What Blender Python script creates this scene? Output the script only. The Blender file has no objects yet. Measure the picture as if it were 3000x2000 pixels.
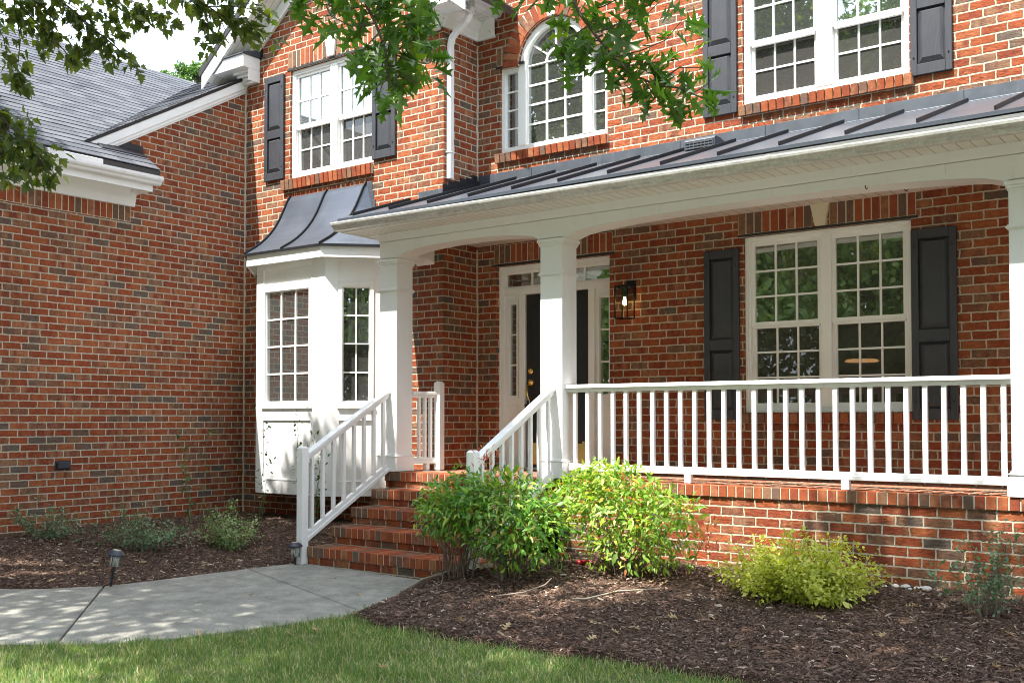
import bpy, bmesh, math, random
import numpy as np
from mathutils import Vector, Matrix
R = math.radians
random.seed(7)
rng = np.random.default_rng(7)
S = bpy.context.scene

# ---------------------------------------------------------------- camera
CF, CYAW, CPIT, CH, CPY = 3059.43, 0.6444, 0.0277, 0.5797, 1141.5
cam_d = bpy.data.cameras.new("camera")
cam = bpy.data.objects.new("camera", cam_d)
S.collection.objects.link(cam)
cam.location = (0, 0, CH)
cam.rotation_euler = (R(90) + CPIT, 0, CYAW)
cam_d.sensor_width = 36
cam_d.lens = CF / 3000 * 36
cam_d.shift_y = (CPY - 1000) / 3000
cam_d.clip_end = 2000
cam_d.clip_start = 0.05
S.camera = cam
# ---------------------------------------------------------------- sky and sun
SUN_DIR = Vector((-0.25, -1.0, 1.8)).normalized()       # towards the sun
sun_el = math.asin(SUN_DIR.z)
world = bpy.data.worlds.new("World")
S.world = world
world.use_nodes = True
nt = world.node_tree
nt.nodes.clear()
sky = nt.nodes.new("ShaderNodeTexSky")
sky.sky_type = 'NISHITA'
sky.sun_disc = False
sky.sun_elevation = sun_el
sky.sun_rotation = math.atan2(SUN_DIR.x, SUN_DIR.y)
sky.air_density = 1.0
sky.dust_density = 3.0
sky.ozone_density = 1.0
# thin bright cloud veil over the blue
wtc = nt.nodes.new("ShaderNodeTexCoord")
wno = nt.nodes.new("ShaderNodeTexNoise")
wno.inputs["Scale"].default_value = 2.2
wno.inputs["Detail"].default_value = 6
wrm = nt.nodes.new("ShaderNodeMapRange")
wrm.inputs[1].default_value = 0.30
wrm.inputs[2].default_value = 0.60
wrm.inputs[3].default_value = 0.55
wrm.inputs[4].default_value = 0.95
wmx = nt.nodes.new("ShaderNodeMix")
wmx.data_type = 'RGBA'
wmx.inputs[7].default_value = (7.9, 8.8, 10.3, 1)
bg = nt.nodes.new("ShaderNodeBackground")
bg.inputs["Strength"].default_value = 0.118
out = nt.nodes.new("ShaderNodeOutputWorld")
nt.links.new(wtc.outputs["Generated"], wno.inputs["Vector"])
nt.links.new(wno.outputs["Fac"], wrm.inputs[0])
nt.links.new(wrm.outputs[0], wmx.inputs[0])
nt.links.new(sky.outputs[0], wmx.inputs[6])
nt.links.new(wmx.outputs[2], bg.inputs["Color"])
nt.links.new(bg.outputs[0], out.inputs[0])
sl = bpy.data.lights.new("sun", 'SUN')
sl.energy = 5.0
sl.angle = R(0.53)
sl.color = (1.0, 0.95, 0.87)
so = bpy.data.objects.new("sun", sl)
S.collection.objects.link(so)
so.rotation_euler = SUN_DIR.to_track_quat('Z', 'Y').to_euler()
so.location = (-5, -10, 20)
S.view_settings.view_transform = 'Standard'
S.view_settings.look = 'None'
S.view_settings.exposure = 1.58
S.view_settings.gamma = 1
S.render.engine = 'CYCLES'
S.cycles.filter_width = 1.0
S.cycles.max_bounces = 7
S.cycles.diffuse_bounces = 4
S.cycles.transparent_max_bounces = 12
S.cycles.sample_clamp_indirect = 6

# ---------------------------------------------------------------- main planes of the house (metres, porch floor at z = 0)
XL, XR, YG, YW, YC, YP = -11.265, -7.755, 9.016, 9.632, 8.391, 8.388
XE = 3.2                                     # right end of what is built
# ---------------------------------------------------------------- helpers
def cam_ray(u, v):
    a = (u - 1500) / CF; b = (CPY - v) / CF
    cy, sy, cp, sp = math.cos(CYAW), math.sin(CYAW), math.cos(CPIT), math.sin(CPIT)
    fw = cp - b * sp
    return Vector((a * cy - fw * sy, a * sy + fw * cy, sp + b * cp))
def at(u, v, depth):                         # measured photo position -> world point at a depth
    return Vector((0, 0, CH)) + cam_ray(u, v) * depth

COL = S.collection
def empty(name, loc, label, cat, group=None, rz=0):
    o = bpy.data.objects.new(name, None); COL.objects.link(o)
    o.empty_display_size = 0.2
    o.location = loc; o.rotation_euler = (0, 0, rz)
    tag(o, label, cat, group)
    return o
def tag(o, label=None, cat=None, group=None, kind=None):
    if label: o['label'] = label
    if cat: o['category'] = cat
    if group: o['group'] = group
    if kind: o['kind'] = kind
    return o
def link(name, me, parent=None, local=False):
    o = bpy.data.objects.new(name, me); COL.objects.link(o)
    if parent is not None:
        o.parent = parent
        if not local and parent.parent is None and parent.type == 'EMPTY':
            o.matrix_parent_inverse = parent.matrix_basis.inverted()
    return o
def copy_tree(o, parent=None):
    c = o.copy(); COL.objects.link(c)
    if parent: c.parent = parent
    for ch in list(o.children): copy_tree(ch, c)
    return c

class MB:
    def __init__(s): s.v = []; s.f = []; s.uv = {}
    def add(s, vs, fs):
        n = len(s.v); s.v += [tuple(p) for p in vs]; s.f += [tuple(i + n for i in f) for f in fs]
    def box(s, x0, x1, y0, y1, z0, z1):
        if x0 > x1: x0, x1 = x1, x0
        if y0 > y1: y0, y1 = y1, y0
        if z0 > z1: z0, z1 = z1, z0
        s.add([(x0,y0,z0),(x1,y0,z0),(x1,y1,z0),(x0,y1,z0),(x0,y0,z1),(x1,y0,z1),(x1,y1,z1),(x0,y1,z1)],
              [(0,3,2,1),(4,5,6,7),(0,1,5,4),(1,2,6,5),(2,3,7,6),(3,0,4,7)]); return s
    def obox(s, c, ax, ay, az):              # oriented box: centre and three half vectors
        c, ax, ay, az = Vector(c), Vector(ax), Vector(ay), Vector(az)
        vs = [c + i*ax + j*ay + k*az for k in (-1,1) for j in (-1,1) for i in (-1,1)]
        s.add(vs, [(0,2,3,1),(4,5,7,6),(0,1,5,4),(1,3,7,5),(3,2,6,7),(2,0,4,6)]); return s
    def prism(s, poly, axis, a0, a1, sh0=(0,0), sh1=(0,0)):
        # poly: 2D points; axis 'x' -> (y,z), 'y' -> (x,z), 'z' -> (x,y)
        def P(p, a, sh):
            p = (p[0]+sh[0], p[1]+sh[1])
            return (a,p[0],p[1]) if axis=='x' else (p[0],a,p[1]) if axis=='y' else (p[0],p[1],a)
        n = len(poly)
        vs = [P(p,a0,sh0) for p in poly] + [P(p,a1,sh1) for p in poly]
        fs = [tuple(range(n)), tuple(range(2*n-1, n-1, -1))] + [(i,(i+1)%n,n+(i+1)%n,n+i) for i in range(n)]
        s.add(vs, fs); return s
    def tube(s, pts, r, n=8, cap=True):
        pts = [Vector(p) for p in pts]
        rs = r if isinstance(r, (list, tuple)) else [r]*len(pts)
        base = len(s.v); up = Vector((0.13, 0.21, 1)).normalized()
        for i, p in enumerate(pts):
            d = (pts[min(i+1,len(pts)-1)] - pts[max(i-1,0)]).normalized()
            a = d.cross(up)
            if a.length < 1e-3: a = d.cross(Vector((1,0,0)))
            a.normalize(); b = d.cross(a).normalized()
            for k in range(n):
                t = 2*math.pi*k/n
                s.v.append(tuple(p + (a*math.cos(t) + b*math.sin(t))*rs[i]))
        for i in range(len(pts)-1):
            for k in range(n):
                s.f.append((base+i*n+k, base+i*n+(k+1)%n, base+(i+1)*n+(k+1)%n, base+(i+1)*n+k))
        if cap:
            s.f.append(tuple(base+k for k in range(n-1,-1,-1)))
            e = base+(len(pts)-1)*n; s.f.append(tuple(e+k for k in range(n)))
        return s
    def lathe(s, prof, c, n=20):
        base = len(s.v)
        for r, z in prof:
            for k in range(n):
                t = 2*math.pi*k/n
                s.v.append((c[0]+r*math.cos(t), c[1]+r*math.sin(t), c[2]+z))
        for i in range(len(prof)-1):
            for k in range(n):
                s.f.append((base+i*n+k, base+i*n+(k+1)%n, base+(i+1)*n+(k+1)%n, base+(i+1)*n+k))
        s.f.append(tuple(base+k for k in range(n-1,-1,-1)))
        e = base+(len(prof)-1)*n; s.f.append(tuple(e+k for k in range(n)))
        return s
    def build(s, name, mat, parent=None, bevel=0, smooth=False, uvo=(0,0), local=False):
        me = bpy.data.meshes.new(name)
        me.from_pydata(s.v, [], s.f)
        bm = bmesh.new(); bm.from_mesh(me)
        bmesh.ops.recalc_face_normals(bm, faces=bm.faces)
        if bevel:
            bmesh.ops.bevel(bm, geom=[e for e in bm.edges if len(e.link_faces)==2 and e.calc_face_angle(0)>0.5],
                            offset=bevel, segments=1, affect='EDGES', clamp_overlap=True)
        uvl = bm.loops.layers.uv.new("UVMap")
        for f in bm.faces:
            nx, ny, nz = abs(f.normal.x), abs(f.normal.y), abs(f.normal.z)
            f.smooth = smooth
            for l in f.loops:
                c = l.vert.co
                if nz > 0.75: uv = (c.x, c.y)
                elif ny >= nx: uv = (c.x, c.z)
                else: uv = (c.y, c.z)
                l[uvl].uv = (uv[0]+uvo[0], uv[1]+uvo[1])
        bm.to_mesh(me); bm.free()
        me.materials.append(mat)
        return link(name, me, parent, local)

def fast_mesh(name, verts, loops, starts, totals, mat, smooth=False):
    me = bpy.data.meshes.new(name)
    me.vertices.add(len(verts)); me.vertices.foreach_set("co", np.asarray(verts, np.float32).ravel())
    me.loops.add(len(loops)); me.loops.foreach_set("vertex_index", np.asarray(loops, np.int32))
    me.polygons.add(len(starts)); me.polygons.foreach_set("loop_start", np.asarray(starts, np.int32))
    me.polygons.foreach_set("loop_total", np.asarray(totals, np.int32))
    me.update(calc_edges=True); me.validate()
    if smooth: me.polygons.foreach_set("use_smooth", np.ones(len(starts), bool))
    me.materials.append(mat)
    return me
def scatter(name, tv, tf, M, mat, extra=None):
    """one mesh of N transformed copies of a small template; M is (N,3,4)"""
    tv = np.asarray(tv, float); N = len(M); k = len(tv)
    V = np.einsum('nij,kj->nki', M[:, :, :3], tv) + M[:, None, :, 3]
    lp = np.concatenate([np.asarray(f) for f in tf]); tot = np.array([len(f) for f in tf])
    loops = (lp[None, :] + (np.arange(N)*k)[:, None]).ravel()
    totals = np.tile(tot, N)
    starts = np.concatenate([[0], np.cumsum(totals)[:-1]])
    return fast_mesh(name, V.reshape(-1, 3), loops, starts, totals, mat)
def frames(pos, ydir, nrm, size, wid=1.0):
    """(N,3,4) frames: template y along ydir, z along nrm, scaled"""
    y = ydir/np.linalg.norm(ydir, axis=1, keepdims=True)
    x = np.cross(y, nrm); x /= np.maximum(np.linalg.norm(x, axis=1, keepdims=True), 1e-6)
    z = np.cross(x, y)
    s = np.asarray(size)[:, None]
    return np.stack([x*s*wid, y*s, z*s, pos], axis=2)

# ---------------------------------------------------------------- materials
class NT:
    def __init__(s, name):
        s.m = bpy.data.materials.new(name); s.m.use_nodes = True
        s.t = s.m.node_tree; s.t.nodes.clear()
        s.out = s.n("ShaderNodeOutputMaterial")
    def n(s, t, **kw):
        x = s.t.nodes.new(t)
        for k, v in kw.items(): setattr(x, k, v)
        return x
    def set(s, inp, v):
        if isinstance(v, bpy.types.NodeSocket): s.t.links.new(v, inp)
        elif isinstance(v, (tuple, list)) and len(v) == 3 and inp.type == 'RGBA': inp.default_value = (*v, 1)
        else: inp.default_value = v
    def math(s, op, a, b=None, c=None, clamp=False):
        x = s.n("ShaderNodeMath", operation=op, use_clamp=clamp)
        s.set(x.inputs[0], a)
        if b is not None: s.set(x.inputs[1], b)
        if c is not None: s.set(x.inputs[2], c)
        return x.outputs[0]
    def mix(s, f, a, b, mode='MIX'):
        x = s.n("ShaderNodeMix", data_type='RGBA', blend_type=mode)
        s.set(x.inputs[0], f); s.set(x.inputs[6], a); s.set(x.inputs[7], b)
        return x.outputs[2]
    def noise(s, vec, scale, detail=3, rough=0.5, dim='3D'):
        x = s.n("ShaderNodeTexNoise"); 
        if vec is not None: s.set(x.inputs["Vector"], vec)
        s.set(x.inputs["Scale"], scale); s.set(x.inputs["Detail"], detail); s.set(x.inputs["Roughness"], rough)
        return x.outputs["Fac"]
    def ramp(s, f, stops, interp='LINEAR'):
        x = s.n("ShaderNodeValToRGB"); x.color_ramp.interpolation = interp
        e = x.color_ramp.elements
        while len(e) < len(stops): e.new(0.5)
        for i, (p, c) in enumerate(stops):
            e[i].position = p; e[i].color = (*c, 1) if len(c) == 3 else c
        s.set(x.inputs[0], f); return x.outputs[0]
    def mr(s, f, a, b, c=0, d=1):
        x = s.n("ShaderNodeMapRange"); s.set(x.inputs[0], f)
        for i, q in enumerate((a, b, c, d)): s.set(x.inputs[i+1], q)
        return x.outputs[0]
    def obj(s): return s.n("ShaderNodeTexCoord").outputs["Object"]
    def uvm(s): return s.n("ShaderNodeTexCoord").outputs["UV"]
    def scale(s, vec, sc):
        x = s.n("ShaderNodeMapping"); s.set(x.inputs["Vector"], vec); x.inputs["Scale"].default_value = sc; return x.outputs[0]
    def bump(s, h, strength=0.5, dist=0.01, normal=None):
        x = s.n("ShaderNodeBump"); s.set(x.inputs["Height"], h)
        x.inputs["Strength"].default_value = strength; x.inputs["Distance"].default_value = dist
        if normal is not None: s.set(x.inputs["Normal"], normal)
        return x.outputs[0]
    def island(s): return s.n("ShaderNodeNewGeometry").outputs["Random Per Island"]
    def bsdf(s, col, rough=0.6, metal=0, normal=None, spec=0.5, **kw):
        x = s.n("ShaderNodeBsdfPrincipled")
        s.set(x.inputs["Base Color"], col); s.set(x.inputs["Roughness"], rough); s.set(x.inputs["Metallic"], metal)
        s.set(x.inputs["Specular IOR Level"], spec)
        if normal is not None: s.set(x.inputs["Normal"], normal)
        for k, v in kw.items(): s.set(x.inputs[k], v)
        return x
    def done(s, x):
        o = x.outputs[0] if hasattr(x, 'outputs') else x
        s.t.links.new(o, s.out.inputs[0]); return s.m

BR_L, BR_H = 0.213, 0.08
BRICK_STOPS = [(0.0, (0.285,0.074,0.029)), (0.16, (0.235,0.055,0.024)), (0.32, (0.335,0.108,0.044)), (0.46, (0.27,0.067,0.027)),
               (0.58, (0.195,0.047,0.025)), (0.68, (0.35,0.142,0.068)), (0.77, (0.18,0.062,0.036)), (0.86, (0.245,0.130,0.074)),
               (0.93, (0.150,0.082,0.056)), (1.0, (0.120,0.094,0.076))]
MORTAR = (0.56, 0.49, 0.38)
def mat_brick(name, rock=1.0):
    k = NT(name); uv = k.uvm(); ob = k.obj()
    sep = k.n("ShaderNodeSeparateXYZ"); k.set(sep.inputs[0], uv)
    wob = k.n("ShaderNodeTexNoise"); k.set(wob.inputs["Vector"], ob); wob.inputs["Scale"].default_value = 28; wob.inputs["Detail"].default_value = 3
    ws = k.n("ShaderNodeSeparateColor"); k.set(ws.inputs[0], wob.outputs["Color"])
    u = k.math('ADD', sep.outputs[0], k.math('MULTIPLY', k.math('SUBTRACT', ws.outputs[0], 0.5), 0.018))
    v = k.math('ADD', k.math('ADD', sep.outputs[1], 0.1), k.math('MULTIPLY', k.math('SUBTRACT', ws.outputs[1], 0.5), 0.015))
    vr = k.math('DIVIDE', v, BR_H); row = k.math('FLOOR', vr)
    fv = k.math('MULTIPLY', k.math('FRACT', vr), BR_H)
    ro = k.n("ShaderNodeTexWhiteNoise", noise_dimensions='1D'); k.set(ro.inputs["W"], row)
    jit = k.math('MULTIPLY', k.math('SUBTRACT', ro.outputs["Value"], 0.5), 0.16)
    us = k.math('ADD', k.math('DIVIDE', u, BR_L), k.math('ADD', k.math('MULTIPLY', k.math('MODULO', k.math('ABSOLUTE', row), 2), 0.5), jit))
    colm = k.math('FLOOR', us); fu = k.math('MULTIPLY', k.math('FRACT', us), BR_L)
    d = k.math('MINIMUM', k.math('MINIMUM', fu, k.math('SUBTRACT', BR_L, fu)), k.math('MINIMUM', fv, k.math('SUBTRACT', BR_H, fv)))
    mask = k.mr(d, 0.0058, 0.0085)
    cv = k.n("ShaderNodeCombineXYZ"); k.set(cv.inputs[0], colm); k.set(cv.inputs[1], row)
    wn = k.n("ShaderNodeTexWhiteNoise", noise_dimensions='2D'); k.set(wn.inputs["Vector"], cv.outputs[0])
    rnd = wn.outputs["Value"]
    # vertical flash bands inside one brick
    off = k.n("ShaderNodeVectorMath", operation='ADD'); k.set(off.inputs[0], k.scale(ob, (9, 9, 2))); k.set(off.inputs[1], wn.outputs["Color"])
    band = k.noise(off.outputs[0], 1.3, 2)
    f2 = k.math('ADD', rnd, k.math('MULTIPLY', k.math('SUBTRACT', band, 0.5), 0.42))
    c = k.ramp(f2, BRICK_STOPS)
    fine = k.noise(ob, 130, 4, 0.7)
    c = k.mix(0.6, c, k.ramp(fine, [(0.3, (0.5,0.5,0.5)), (0.7, (1.4,1.35,1.3))]), 'MULTIPLY')
    med = k.noise(k.scale(ob, (22, 22, 40)), 1.0, 4, 0.65)
    c = k.mix(0.55, c, k.ramp(med, [(0.32, (0.62,0.58,0.56)), (0.68, (1.32,1.34,1.36))]), 'MULTIPLY')
    mc = k.mix(k.noise(ob, 45, 4), (MORTAR[0]*.72, MORTAR[1]*.70, MORTAR[2]*.66), MORTAR)
    big = k.mr(k.noise(ob, 1.1, 5, 0.65), 0.3, 0.7, 0.80, 1.12)
    col = k.mix(mask, mc, c)
    bc = k.n("ShaderNodeCombineColor"); [k.set(bc.inputs[i], big) for i in range(3)]
    col = k.mix(1.0, col, bc.outputs[0], 'MULTIPLY')
    smear = k.mr(k.noise(k.scale(ob, (5, 5, 9)), 2.6, 6, 0.75), 0.60, 0.74, 0, 0.42)
    col = k.mix(smear, col, (MORTAR[0]*.8, MORTAR[1]*.74, MORTAR[2]*.68))
    crack = k.noise(k.scale(ob, (14, 14, 34)), 1.0, 5, 0.65)
    h = k.math('ADD', k.math('MULTIPLY', mask, 0.75), k.math('ADD', k.math('MULTIPLY', k.math('MULTIPLY', crack, mask), 0.85*rock), k.math('MULTIPLY', fine, 0.2)))
    return k.done(k.bsdf(col, 0.88, normal=k.bump(h, 1.0, 0.016), spec=0.2))
def mat_brickunit():
    k = NT("brick_unit"); ob = k.obj(); r = k.island()
    band = k.noise(k.scale(ob, (11, 11, 11)), 1.2, 2)
    f2 = k.math('ADD', r, k.math('MULTIPLY', k.math('SUBTRACT', band, 0.5), 0.3))
    c = k.ramp(f2, BRICK_STOPS)
    fine = k.noise(ob, 130, 4, 0.7)
    c = k.mix(0.45, c, k.ramp(fine, [(0.3, (0.6,0.6,0.6)), (0.7, (1.2,1.2,1.15))]), 'MULTIPLY')
    h = k.math('ADD', k.noise(ob, 26, 5, 0.65), k.math('MULTIPLY', fine, 0.3))
    return k.done(k.bsdf(c, 0.88, normal=k.bump(h, 0.7, 0.009), spec=0.2))
def mat_plain(name, col, rough=0.6, metal=0, var=0.12, nscale=12, bump=0.1, bscale=120, spec=0.5, dirt=None):
    k = NT(name); ob = k.obj()
    n = k.noise(ob, nscale, 4, 0.6)
    a = tuple(min(1, x*(1+var)) for x in col); b = tuple(x*(1-var) for x in col)
    c = k.mix(n, b, a)
    if dirt:
        c = k.mix(k.mr(k.noise(k.scale(ob, (2.2, 2.2, 0.6)), 2.5, 6, 0.7), 0.56, 0.78, 0, dirt[1]), c, dirt[0])
    return k.done(k.bsdf(c, k.mr(n, 0.2, 0.8, rough*0.85, min(1, rough*1.15)), metal, normal=k.bump(k.noise(ob, bscale, 3), bump, 0.004), spec=spec))
M = {}
M['brick'] = mat_brick("rough_face_brick", 1.0)
M['brickunit'] = mat_brickunit()
M['mortar'] = mat_plain("mortar", tuple(x*.85 for x in MORTAR), 0.9, var=0.2, bump=0.4, spec=0.2)
M['white'] = mat_plain("white_paint", (0.80, 0.80, 0.79), 0.42, var=0.03, nscale=6, bump=0.12, bscale=60, dirt=((0.58,0.56,0.50), 0.32))
M['vinyl'] = mat_plain("white_vinyl", (0.80, 0.80, 0.78), 0.35, var=0.02, bump=0.03)
M['cream'] = mat_plain("cream_paint", (0.66, 0.62, 0.52), 0.5, var=0.04, dirt=((0.42,0.36,0.26), 0.3))
M['keystone'] = mat_plain("cast_stone", (0.62, 0.54, 0.40), 0.8, var=0.12, nscale=40, bump=0.3)
M['trim'] = mat_plain("white_trim", (0.78, 0.785, 0.77), 0.45, var=0.03, nscale=4, dirt=((0.55,0.52,0.45), 0.3))
M['black'] = mat_plain("black_door_paint", (0.010, 0.010, 0.012), 0.35, var=0.2, bump=0.05)
M['blackmetal'] = mat_plain("black_metal", (0.012, 0.011, 0.011), 0.4, 0.6, var=0.2)
M['lintel'] = mat_plain("black_lintel_steel", (0.018, 0.016, 0.016), 0.6, var=0.4, nscale=30, bump=0.3)
M['brass'] = mat_plain("polished_brass", (0.78, 0.52, 0.16), 0.16, 1.0, var=0.1, bump=0.02)
M['roofmetal'] = mat_plain("dark_standing_seam_metal", (0.080, 0.094, 0.118), 0.36, 0.5, var=0.22, nscale=2.5, bump=0.12, bscale=7, dirt=((0.17,0.172,0.18), 0.35))
M['seam'] = mat_plain("black_seam_metal", (0.016, 0.017, 0.020), 0.45, 0.3, var=0.3, nscale=40)
M['flash'] = mat_plain("lead_grey_flashing", (0.078, 0.090, 0.108), 0.5, 0.45, var=0.3, nscale=5, bump=0.3, bscale=9, dirt=((0.24,0.24,0.25), 0.4))
M['blackflash'] = mat_plain("black_flashing", (0.020, 0.021, 0.026), 0.45, 0.3, var=0.4, nscale=14, bump=0.5, bscale=25)
def mat_gutter():
    k = NT("weathered_gutter_aluminium"); ob = k.obj()
    st = k.noise(k.scale(ob, (7, 7, 1.2)), 4, 6, 0.75)
    st2 = k.noise(k.scale(ob, (3.0, 30, 30)), 2.0, 5, 0.7)
    c = k.mix(k.mr(st, 0.35, 0.68), (0.46,0.465,0.45), (0.68,0.68,0.655))
    c = k.mix(k.mr(st2, 0.50, 0.70, 0, 0.75), c, (0.20,0.20,0.19))
    return k.done(k.bsdf(c, 0.42, 0.25, normal=k.bump(st, 0.1, 0.004)))
M['gutter'] = mat_gutter()
M['gutterwhite'] = mat_plain("white_gutter", (0.74, 0.74, 0.74), 0.35, 0.1, var=0.05, dirt=((0.42,0.42,0.42), 0.5))
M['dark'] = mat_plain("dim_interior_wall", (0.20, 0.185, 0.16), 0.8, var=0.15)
M['curtain'] = mat_plain("pale_window_shade", (0.45, 0.45, 0.43), 0.8, var=0.1)
M['plastic'] = mat_plain("dark_plastic", (0.020, 0.024, 0.034), 0.45, var=0.3, bump=0.2)
M['solar'] = mat_plain("solar_cell", (0.42, 0.40, 0.33), 0.3, var=0.3, nscale=60)
M['concrete'] = None
def mat_soffit(name, axis, pitch=0.10, col=(0.74,0.73,0.68)):
    k = NT(name); ob = k.obj(); sep = k.n("ShaderNodeSeparateXYZ"); k.set(sep.inputs[0], ob)
    x = sep.outputs[axis]; y = sep.outputs[1-axis]
    f = k.math('FRACT', k.math('DIVIDE', x, pitch))
    g = k.mr(k.math('ABSOLUTE', k.math('SUBTRACT', f, 0.5)), 0.455, 0.48)
    px = k.math('SUBTRACT', k.math('FRACT', k.math('DIVIDE', x, 0.0125)), 0.5); py = k.math('SUBTRACT', k.math('FRACT', k.math('DIVIDE', y, 0.0125)), 0.5)
    dots = k.mr(k.math('SQRT', k.math('ADD', k.math('POWER', px, 2), k.math('POWER', py, 2))), 0.16, 0.24, 1, 0)
    c = k.mix(g, col, tuple(q*.40 for q in col)); c = k.mix(k.math('MULTIPLY', dots, 0.55), c, tuple(q*.25 for q in col))
    n = k.noise(ob, 3, 4)
    c = k.mix(k.mr(n, 0.5, 0.8, 0, 0.25), c, (0.45,0.40,0.30))
    h = k.math('SUBTRACT', 1.0, k.math('ADD', g, k.math('MULTIPLY', dots, 0.4)))
    return k.done(k.bsdf(c, 0.5, normal=k.bump(h, 0.6, 0.006)))
M['soffit'] = mat_soffit("perforated_soffit", 0)
M['soffit_side'] = mat_soffit("perforated_soffit_side", 1)
M['ceiling'] = mat_soffit("beadboard_ceiling", 0, 0.125, (0.66,0.60,0.54))
def mat_shutter():
    k = NT("black_wood_grain_vinyl"); ob = k.obj()
    w = k.n("ShaderNodeTexWave", wave_type='BANDS', bands_direction='X'); k.set(w.inputs["Vector"], k.scale(ob, (22, 22, 2.4)))
    w.inputs["Scale"].default_value = 1.6; w.inputs["Distortion"].default_value = 9; w.inputs["Detail"].default_value = 3; w.inputs["Detail Scale"].default_value = 0.9
    n = k.noise(ob, 5, 4)
    c = k.mix(w.outputs["Fac"], (0.024,0.026,0.033), (0.038,0.041,0.050)); c = k.mix(k.mr(n, .4, .75, 0, .5), c, (0.05,0.052,0.06))
    return k.done(k.bsdf(c, 0.5, normal=k.bump(w.outputs["Fac"], 0.35, 0.003)))
M['shutter'] = mat_shutter()
def mat_shingle():
    k = NT("asphalt_shingle"); uv = k.uvm(); ob = k.obj()
    sep = k.n("ShaderNodeSeparateXYZ"); k.set(sep.inputs[0], uv)
    row = k.math('FLOOR', k.math('ADD', sep.outputs[1], 0.001))
    cw = k.n("ShaderNodeTexWhiteNoise", noise_dimensions='1D'); k.set(cw.inputs["W"], row)
    us = k.math('ADD', k.math('DIVIDE', sep.outputs[0], 0.21), k.math('MULTIPLY', cw.outputs["Value"], 7))
    cv = k.n("ShaderNodeCombineXYZ"); k.set(cv.inputs[0], k.math('FLOOR', us)); k.set(cv.inputs[1], row)
    wn = k.n("ShaderNodeTexWhiteNoise", noise_dimensions='2D'); k.set(wn.inputs["Vector"], cv.outputs[0])
    c = k.ramp(wn.outputs["Value"], [(0, (0.056,0.061,0.073)), (0.5, (0.080,0.086,0.100)), (1, (0.112,0.117,0.130))])
    g = k.noise(ob, 240, 3, 0.8)
    c = k.mix(0.7, c, k.ramp(g, [(0.3, (0.45,0.45,0.45)), (0.7, (1.5,1.5,1.5))]), 'MULTIPLY')
    bl = k.noise(ob, 1.4, 4)
    c = k.mix(k.mr(bl, 0.4, 0.75, 0, 0.3), c, (0.115,0.118,0.128))
    fv = k.math('FRACT', k.math('ADD', sep.outputs[1], 0.001))
    edge = k.mr(fv, 0.0, 0.20, 1, 0)
    tooth = k.math('GREATER_THAN', wn.outputs["Value"], 0.42)
    c = k.mix(k.math('MULTIPLY', edge, k.math('MULTIPLY', tooth, 0.34)), c, (0.025,0.025,0.028))
    return k.done(k.bsdf(c, 0.9, normal=k.bump(g, 0.6, 0.004), spec=0.25))
M['shingle'] = mat_shingle()
def mat_glass(name, base, tint, warp, ior=1.55, gain=2.4, screen=0.0, film=(0.105,0.102,0.096)):
    k = NT(name); ob = k.obj()
    bn = k.bump(k.noise(ob, warp[0], 2), warp[1], 0.01)
    gl = k.n("ShaderNodeBsdfGlossy"); gl.inputs["Roughness"].default_value = 0.004; k.set(gl.inputs["Color"], (0.93,0.97,0.95)); k.set(gl.inputs["Normal"], bn)
    tr = k.n("ShaderNodeBsdfTransparent"); k.set(tr.inputs[0], tint)
    fr = k.n("ShaderNodeFresnel"); fr.inputs["IOR"].default_value = ior
    f = k.math('ADD', k.math('MULTIPLY', fr.outputs[0], gain), base, clamp=True)
    mx = k.n("ShaderNodeMixShader"); k.set(mx.inputs[0], f); k.t.links.new(tr.outputs[0], mx.inputs[1]); k.t.links.new(gl.outputs[0], mx.inputs[2])
    o = mx.outputs[0]
    if screen:
        df = k.n("ShaderNodeBsdfDiffuse"); k.set(df.inputs[0], film)
        m2 = k.n("ShaderNodeMixShader"); m2.inputs[0].default_value = screen
        k.t.links.new(o, m2.inputs[1]); k.t.links.new(df.outputs[0], m2.inputs[2]); o = m2.outputs[0]
    return k.done(o)
M['glass'] = mat_glass("window_glass", 0.25, (0.66,0.70,0.68), (2.2, 0.012), screen=0.09, film=(0.34,0.36,0.35))
M['screen'] = mat_glass("insect_screened_glass", 0.04, (0.50,0.52,0.51), (2.6, 0.02), gain=1.8, screen=0.42)
M['clear'] = mat_glass("clear_lantern_glass", 0.02, (0.95,0.95,0.93), (9, 0.03), gain=0.5)
def mat_emit(name, col, st):
    k = NT(name); e = k.n("ShaderNodeEmission"); k.set(e.inputs[0], col); e.inputs[1].default_value = st; return k.done(e)
M['bulb'] = mat_emit("warm_filament", (1.0, 0.62, 0.22), 9.0)
M['lampdisc'] = mat_emit("warm_lamp_shade", (0.95, 0.46, 0.18), 2.0)
M['lampglow'] = mat_emit("warm_lamp_globe", (1.0, 0.62, 0.22), 9.0)
def mat_leaf(name, stops, trans=0.35, rough=0.42, tcol=None, spec=0.5):
    k = NT(name); r = k.island(); ob = k.obj()
    c = k.ramp(r, stops)
    c = k.mix(k.mr(k.noise(ob, 3, 2), 0.35, 0.7, 0, 0.25), c, tuple(x*0.6 for x in stops[0][1]))
    b = k.bsdf(c, rough, spec=spec)
    t = k.n("ShaderNodeBsdfTranslucent"); k.set(t.inputs[0], k.mix(1.0, c, tcol or (1.5,1.7,0.6), 'MULTIPLY'))
    m = k.n("ShaderNodeMixShader"); m.inputs[0].default_value = trans
    k.t.links.new(b.outputs[0], m.inputs[1]); k.t.links.new(t.outputs[0], m.inputs[2])
    return k.done(m)
M['oakleaf'] = mat_leaf("pin_oak_leaf", [(0,(0.048,0.105,0.014)), (0.6,(0.075,0.155,0.020)), (0.95,(0.10,0.19,0.026)), (1,(0.20,0.28,0.03))], 0.5, 0.34)
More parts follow.
